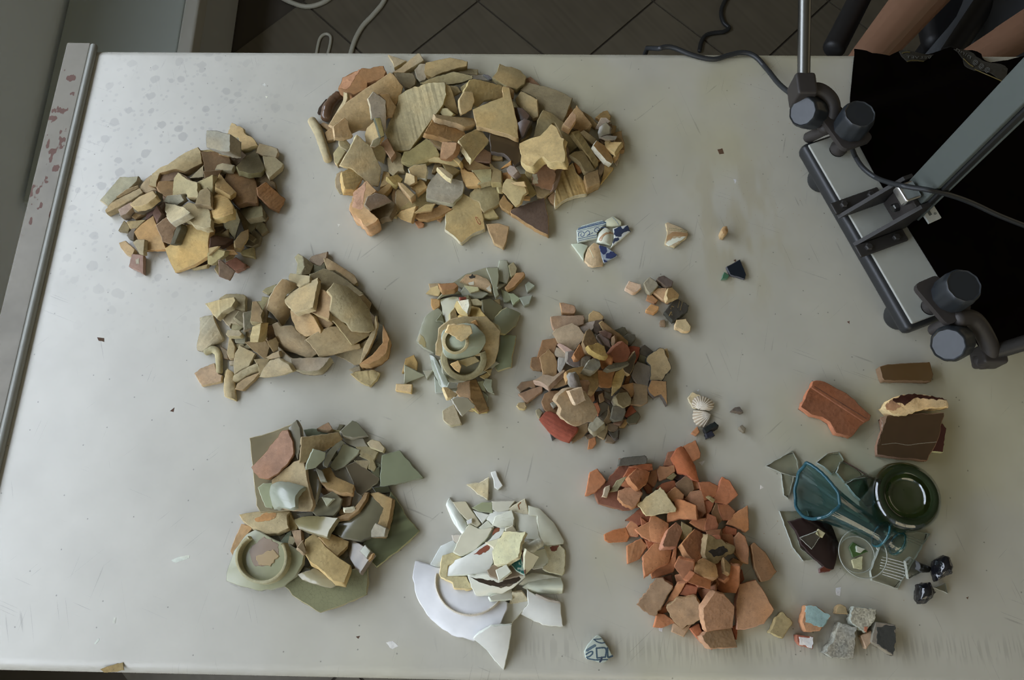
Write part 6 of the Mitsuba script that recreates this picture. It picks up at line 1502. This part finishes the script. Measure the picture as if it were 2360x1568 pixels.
# white tag on the velvet
tg = thing('paper_tag', 'small white cut-corner tag with a grey block lying beside the column', 'tag')
q11 = lambda L: np.array(L, float) / 11.2 + [2040, 400]
mat('tag_white', (.50, .51, .45), .6); mat('tag_grey', (.10, .11, .10), .7)
def flat(poly, z, th, sp=.01):
    X = px(poly[:, 0], poly[:, 1], z); V, Fc, e = slab(X[:, :2], lambda q: np.zeros(len(q)), th, np.random.default_rng(1), sp, 0, .0001, 0, sp); return V + [0, 0, z], Fc
part(tg, 'card', flat(q11([(940, 870), (1165, 670), (1455, 1140), (1145, 1280), (935, 960)]), zb + .0052, .003), 'tag_white')
part(tg, 'printed_block', flat(q11([(1055, 935), (1125, 905), (1215, 1060), (1145, 1095)]), zb + .0055, .0004), 'tag_grey')
part(tg, 'ring_mark', tube(px(*(q11([(1290 + 26 * math.cos(t), 1035 + 22 * math.sin(t)) for t in np.linspace(0, 6.2, 14)]).T), zb + .0054), .0003, 5, False), 'tag_grey')
# cable from the upper clamp across the column foot
P = smooth_line(np.array([(1962, 338), (1972, 362), (1990, 388), (2020, 410), (2060, 424), (2100, 432), (2140, 438), (2190, 450), (2240, 468), (2300, 496), (2370, 524), (2460, 560)], float), 8)
zz = np.interp(np.arange(len(P)), [0, 8, 24, 36, 48, 70, 88], [zb + .02, zb + .006, zb + .02, zb + .066, zb + .075, zb + .04, zb + .01])
k = thing('power_cable', 'black cable from the upper clamp past the chrome catch over the velvet', 'cable', 'cables'); put(k, tube(px(P[:, 0], P[:, 1], zz), .0025, 12), 'black_cable', True)
# ---------------------------------------------------------------- glass vessels
def rib_refraction(p, n, uv):  # streaks in the tint stand in for light bent by the ribs
    s = noise(uv.x * 90, uv.y * 3); t = noise(uv.x * 30, uv.y * 2 + 5)
    return mi.Color3f(.33, .54, .57) * (.66 + .62 * s * t + .08)
scene['blue_glass'] = {'type': 'thindielectric', 'int_ior': 1.55, 'specular_transmittance': proc(rib_refraction)}
scene['green_glass'] = {'type': 'thindielectric', 'int_ior': 1.55, 'specular_transmittance': rgb(.20, .26, .13)}
q3 = lambda x, y: np.array([1740 + x / 3.136, 1020 + y / 3.136])
m0, m1 = q3(1035, 735), q3(443, 402)
A, Bp = px(*m0, TABLE + .0125), px(*m1, TABLE + .0255); ax = (Bp - A); Ln = np.linalg.norm(ax); ax /= Ln
prof = [(.0112, .0), (.0122, .0012), (.0122, .006), (.0112, .0075), (.0112, .015), (.0132, .0175), (.0132, .021), (.0118, .024), (.0120, .032), (.0129, .043), (.0145, .058), (.0170, .072), (.0205, .086), (.0235, .098), (.0268, .112), (.0295, .128)]
nA = 120; ang = np.linspace(0, 2 * math.pi, nA, endpoint=False); pr = np.array(prof) * .94; Vv, UV = [], []
# broken end: long tongue at the back wall, cut low where it faces up
cut = np.interp(np.degrees(ang), [0, 35, 62, 90, 135, 180, 225, 270, 320, 360], [.073, .079, .095, .109, .105, .098, .092, .085, .077, .073]) + .0004 * np.sin(ang * 9)
for i, t in enumerate(ang):
    z = np.concatenate([np.linspace(0, .024, 12), np.linspace(.03, cut[i], 16)]); r = np.interp(z, pr[:, 1], pr[:, 0]) * (1 + .006 * math.sin(t * 40))
    Vv.append(np.c_[r * math.cos(t), r * math.sin(t), z]); UV.append(np.c_[np.full(28, i / nA), z * 10])
Vv = np.array(Vv); f = []
for i in range(nA):
    j = (i + 1) % nA
    for q in range(27): f += [[i * 28 + q, j * 28 + q, j * 28 + q + 1], [i * 28 + q, j * 28 + q + 1, i * 28 + q + 1]]
Rb = frame(ax, [0, 0, 1.0])            # local x up
bl = thing('broken_bottle', 'broken blue-green glass bottle neck lying on its side, mouth to the lower right', 'glass')
part(bl, 'neck_wall', (A + Vv.reshape(-1, 3) @ Rb.T, np.array(f)), 'blue_glass', True, uv=np.vstack(UV))
edge = A + np.array([Vv[i, -1] for i in range(nA)] + [Vv[0, -1]]) @ Rb.T
mat('ring_glass', (.02, .085, .10), .12); mat('glass_edge', (.02, .075, .095), .12)
part(bl, 'broken_edge', tube(edge, .0016, 8, False), 'glass_edge', True, label='thick dark blue broken edge')
part(bl, 'mouth_ring', move(lathe([(.0085, 0), (.0100, -.0016), (.0118, -.001), (.0124, .001), (.0118, .0026)], 48), Rb, A), 'blue_glass', True, uv=None)
scene[bl + '__mouth_ring']['bsdf'] = {'type': 'ref', 'id': 'teal_glass'}
for zz_, rr, th_ in ((.0008, .0108, .0010), (.0185, .0124, .0012)):
    t_ = np.linspace(0, 2 * math.pi, 60); part(bl, 'neck_ring', tube(A + np.c_[rr * np.cos(t_), rr * np.sin(t_), np.full(60, zz_)] @ Rb.T, th_, 8, False), 'ring_glass', True)
gb = thing('broken_bottle', 'dark green round glass bottle base, upside down under the blue neck', 'glass')
c = px(*q3(985, 420), TABLE)
mat('green_thick', (.010, .018, .006), .10)
part(gb, 'wall', move(lathe([(.0318, .0), (.0325, .010), (.0327, .024), (.0318, .031), (.0300, .0345), (.0270, .0362)], 96), np.eye(3), c), 'green_glass', True)
part(gb, 'base_rim', move(lathe([(.0270, .0362), (.0250, .0366), (.0225, .0362), (.0205, .0345)], 96), np.eye(3), c), 'green_thick', True, label='dark resting rim')
part(gb, 'punt', move(lathe([(.0205, .0345), (.0185, .0305), (.0155, .0275), (.0100, .0262), (.0040, .0268), (.0002, .0272)], 96), np.eye(3), c), 'green_glass', True)
jb = thing('glass_jar', 'clear round glass jar base holding small green and yellow glass bits', 'glass')
c = px(*q3(728, 812), TABLE); Rj = .0455 / 2
part(jb, 'wall', move(lathe([(.0200, .0005), (.0226, .0018), (.0229, .006), (.0226, .014), (.0221, .016)], 80), np.eye(3), c), 'clear_glass', True)
part(jb, 'floor_disc', move(lathe([(.0002, .0012), (.012, .0012), (.0165, .0008), (.0200, .0005)], 80), np.eye(3), c), 'clear_glass', True)
th = np.linspace(0, 2 * math.pi, 80)
for rr, zz_ in ((.0223, .0162), (.0168, .0022)): part(jb, 'rim_ring', tube(np.c_[c[0] + rr * np.cos(th), c[1] + rr * np.sin(th), np.full(80, c[2] + zz_)], .0006, 6, False), 'glass_rim', True)
# glassy black lumps
scene['black_glass'] = {'type': 'twosided', 'bsdf': {'type': 'principled', 'base_color': rgb(.006, .006, .008), 'roughness': .12, 'specular': .7}}
def lump(label, P, seed, h):
    k = thing('slag_lump', label, 'glass'); P = np.array([q3(*q) for q in P]); X = px(P[:, 0], P[:, 1], TABLE + .008)[:, :2]; g = poly2(X); c = np.array(g.centroid.coords[0])
    m = trimesh.creation.icosphere(4); d = m.vertices.copy(); A = np.arctan2(d[:, 1], d[:, 0]); rad = []
    for a in np.linspace(-math.pi, math.pi, 181):
        e = shapely.LineString([c, c + .2 * np.array([math.cos(a), math.sin(a)])]).intersection(g.exterior); rad.append(e.distance(shapely.Point(c)) if not e.is_empty else .01)
    R = np.interp(A, np.linspace(-math.pi, math.pi, 181), rad); nz = meshkit.fbm(d * 1.3 + seed * 11, 2, seed); ridge = np.round(nz * 6) / 6 * .5 + nz * .5
    V = d * np.c_[R, R, np.full(len(R), h)] * (.75 + .45 * ridge)[:, None]; V[:, 2] -= V[:, 2].min(); V[:, :2] += c; V[:, 2] += TABLE + .0003
    m.vertices = V; put(k, m, 'black_glass', 28)
lump('glassy black lump, upper of the two at the right of the glass group', [(1262, 960), (1280, 850), (1330, 810), (1365, 815), (1400, 900), (1390, 960), (1320, 990), (1290, 1010)], 2, .012)
lump('glassy black lump, lower of the two at the right of the glass group', [(1150, 1150), (1160, 1030), (1210, 1005), (1260, 1010), (1290, 1085), (1225, 1160), (1180, 1175)], 5, .010)
# scallop shells
def shell_tex(p, n, uv):
    rib = .5 + .5 * dr.cos(uv.x * 2 * math.pi)
    c = mix((.40, .31, .21), (.66, .60, .48), rib)
    return mix(c, mi.Color3f(.70, .67, .60), smoothstep(.62, .40, uv.y) * .5) * (.85 + .3 * noise(p.x * 500, p.y * 500, p.z * 500))
mat('shell', proc(shell_tex), .9, 0, .15)
def scallop(label, apex, rim, ribs, h, z0):
    k = thing('scallop_shell', label, 'shell', 'scallop shells'); q = lambda P: np.array(P, float) / 11.2 + [1560, 880]
    a = px(*q(apex), z0 + .001); Rm = px(*q(rim).T, z0 + .001); L = np.r_[0, np.cumsum(np.linalg.norm(np.diff(Rm, axis=0), axis=1))]; nu, nr = ribs * 8 + 1, 14
    u = np.linspace(0, 1, nu); E = np.c_[np.interp(u * L[-1], L, Rm[:, 0]), np.interp(u * L[-1], L, Rm[:, 1])]; V, UV = [], []
    for i in range(nu):
        ph = u[i] * ribs; w = math.cos(ph * 2 * math.pi)
        for s in np.linspace(.04, 1 + .02 * w, nr):
            x = a[:2] + (E[i] - a[:2]) * s
            z = h * math.sin(math.pi * min(1, .12 + .88 * s)) ** .8 * (math.sin(math.pi * u[i]) ** .6 * .8 + .2) + .0003 * w * s
            V.append([x[0], x[1], z0 + .0012 + z]); UV.append([ph, s])
    f = []
    for i in range(nu - 1):
        for s in range(nr - 1):
            b = i * nr + s; f += [[b, b + 1, b + nr + 1], [b, b + nr + 1, b + nr]]
    V = np.array(V); n = len(V); V2 = V.copy(); V2[:, 2] -= .0011; f = np.array(f)
    put(k, (np.vstack([V, V2]), np.vstack([f, f[:, ::-1] + n])), 'shell', True, uv=np.vstack([UV, UV]))
scallop('ribbed white scallop shell fragment fanned to the right, upper of the two', (575, 725), [(395, 640), (390, 550), (420, 450), (490, 395), (560, 368), (640, 372), (720, 392), (800, 425), (860, 455), (920, 510), (955, 550), (955, 620), (935, 690), (850, 752)], 13, .005, TABLE + .0032)
scallop('ribbed brown-striped scallop shell fragment, lower of the two', (870, 850), [(700, 740), (560, 725), (432, 742), (412, 800), (405, 900), (415, 960), (435, 1015), (470, 1070), (505, 1115), (580, 1150), (640, 1168), (695, 1172), (760, 1120), (815, 1040)], 11, .004, TABLE + .0005)
# ---------------------------------------------------------------- the person across the table, on a chair
mat('skin', (.24, .13, .08), .5); mat('grey_shirt', (.16, .16, .165), .9); mat('dark_trousers', (.055, .06, .065), .9); mat('hair', (.012, .010, .009), .6)
mat('chair_black', (.012, .012, .013), .5)
def body(bones, edge=.012):
    M = Manifold()
    for (p, r), (q, s) in bones: M = M + Manifold.hull(Manifold.sphere(r, 20).translate(list(map(float, p))) + Manifold.sphere(s, 20).translate(list(map(float, q))))
    m = tm(M.refine_to_length(edge)); m.merge_vertices(); trimesh.smoothing.filter_taubin(m, iterations=12); return m
wr, el = px(1992, 146, .62), px(2168, -62, .62)
el = wr + (el - wr) / np.linalg.norm(el - wr) * .25
shR, shL = np.array([.86, 1.30, .98]), np.array([1.20, 1.22, .98]); hip = np.array([1.06, 1.32, .52]); chest = np.array([1.03, 1.27, .88]); neck = np.array([1.02, 1.24, 1.04]); head = np.array([1.0, 1.18, 1.20])
elL, wrL = np.array([1.02, .95, .66]), px(2312, 100, .62)
hd = wr + (wr - el) / np.linalg.norm(wr - el) * .075 + [0, 0, -.012]
kneeR, kneeL = np.array([.80, .88, .50]), np.array([1.10, .84, .50])
pe = thing('person', 'seated person behind the table, bare forearm on the armrest, grey shirt', 'person')
bones = [((wr, .025), (el, .041)), ((el, .042), (shR, .05)), ((wr, .024), (hd, .024)), ((elL, .042), (shL, .05)), ((wrL, .025), (elL, .041)), ((shR, .05), (shL, .05)), ((chest, .11), (hip, .12)), ((chest, .11), (neck, .055)),
         ((neck, .052), (head, .06)), ((head, .085), (head + [0, -.015, .05], .09)), ((hip, .1), (kneeR, .066)), ((hip, .1), (kneeL, .066)), ((kneeR, .06), (kneeR + [0, .06, -.42], .04)), ((kneeL, .06), (kneeL + [0, .06, -.42], .04)),
         ((kneeR + [0, .06, -.44], .035), (kneeR + [-.02, -.10, -.46], .03)), ((kneeL + [0, .06, -.44], .035), (kneeL + [.02, -.10, -.46], .03)), ((head + [0, -.09, .01], .014), (head + [0, -.105, -.015], .016))]
dirh = (wr - el) / np.linalg.norm(wr - el); side = np.cross(dirh, [0, 0, 1.0])
for i, (o_, l_) in enumerate(((-.022, .055), (-.008, .066), (.007, .062), (.020, .05))): bones.append(((hd + side * o_, .0095), (hd + side * o_ * 1.3 + dirh * l_ + [0, 0, -.02], .0075)))
bones.append(((hd + side * .02 - dirh * .02, .011), (hd + side * .052 + dirh * .025, .009)))
dL = (wrL - elL) / np.linalg.norm(wrL - elL); hL = wrL + dL * .07 + [0, 0, -.01]; sL = np.cross(dL, [0, 0, 1.0]); bones.append(((wrL, .024), (hL, .024)))
for o_, l_ in ((-.020, .05), (-.007, .062), (.008, .066), (.022, .055)): bones.append(((hL + sL * o_, .0095), (hL + sL * o_ * 1.3 + dL * l_ + [0, 0, -.015], .0075)))
bones.append(((hL - sL * .02 - dL * .02, .011), (hL - sL * .052 + dL * .025, .009)))
part(pe, 'body', body(bones, .011), 'skin', True)
part(pe, 'shirt', body([((chest, .128), (hip + [0, 0, .02], .137)), ((chest, .125), (neck - [0, 0, .03], .07)), ((shR, .066), (shL, .066)), ((shR, .066), (shR + (el - shR) * .55, .06)), ((shL, .066), (elL, .062)), ((elL, .06), (elL + (wrL - elL) * .72, .045))], .02), 'grey_shirt', True, label='grey shirt')
part(pe, 'trousers', body([((hip - [0, 0, .03], .128), (kneeR, .082)), ((hip - [0, 0, .03], .128), (kneeL, .082)), ((kneeR, .078), (kneeR + [0, .06, -.38], .058)), ((kneeL, .078), (kneeL + [0, .06, -.38], .058))], .025), 'dark_trousers', True, label='dark trousers')
part(pe, 'hair', body([((head + [0, .015, .045], .097), (head + [0, .03, .01], .09))], .02), 'hair', True)
ch = thing('armchair', 'black chair of the seated person, its tubular armrest beside the bare forearm', 'chair')
part(ch, 'seat', box((.78, 1.0, .28), (1.32, 1.5, .325), .02), 'chair_black', 40)
part(ch, 'backrest', box((.80, 1.50, .46), (1.30, 1.54, .95), .018), 'chair_black', 40)
a0, a1 = px(1922, 112, .57), px(2010, -60, .57); part(ch, 'armrest', tube([a0, a1, np.array([.80, 1.49, .57])], .0165, 16), 'chair_black', True)
b0, b1 = px(2192, 124, .54), px(2300, -40, .54); part(ch, 'armrest', tube([b0, b1, np.array([1.30, 1.52, .56])], .0165, 16), 'chair_black', True)
for x, y in ((.82, 1.05), (1.28, 1.05), (.82, 1.46), (1.28, 1.46)): part(ch, 'leg', tube([(x, y, .30), (x, y, .01)], .014, 12), 'chair_black', True)
for x in (.84, 1.26): part(ch, 'back_post', tube([(x, 1.49, .37), (x, 1.52, .6)], .014, 12), 'chair_black', True)
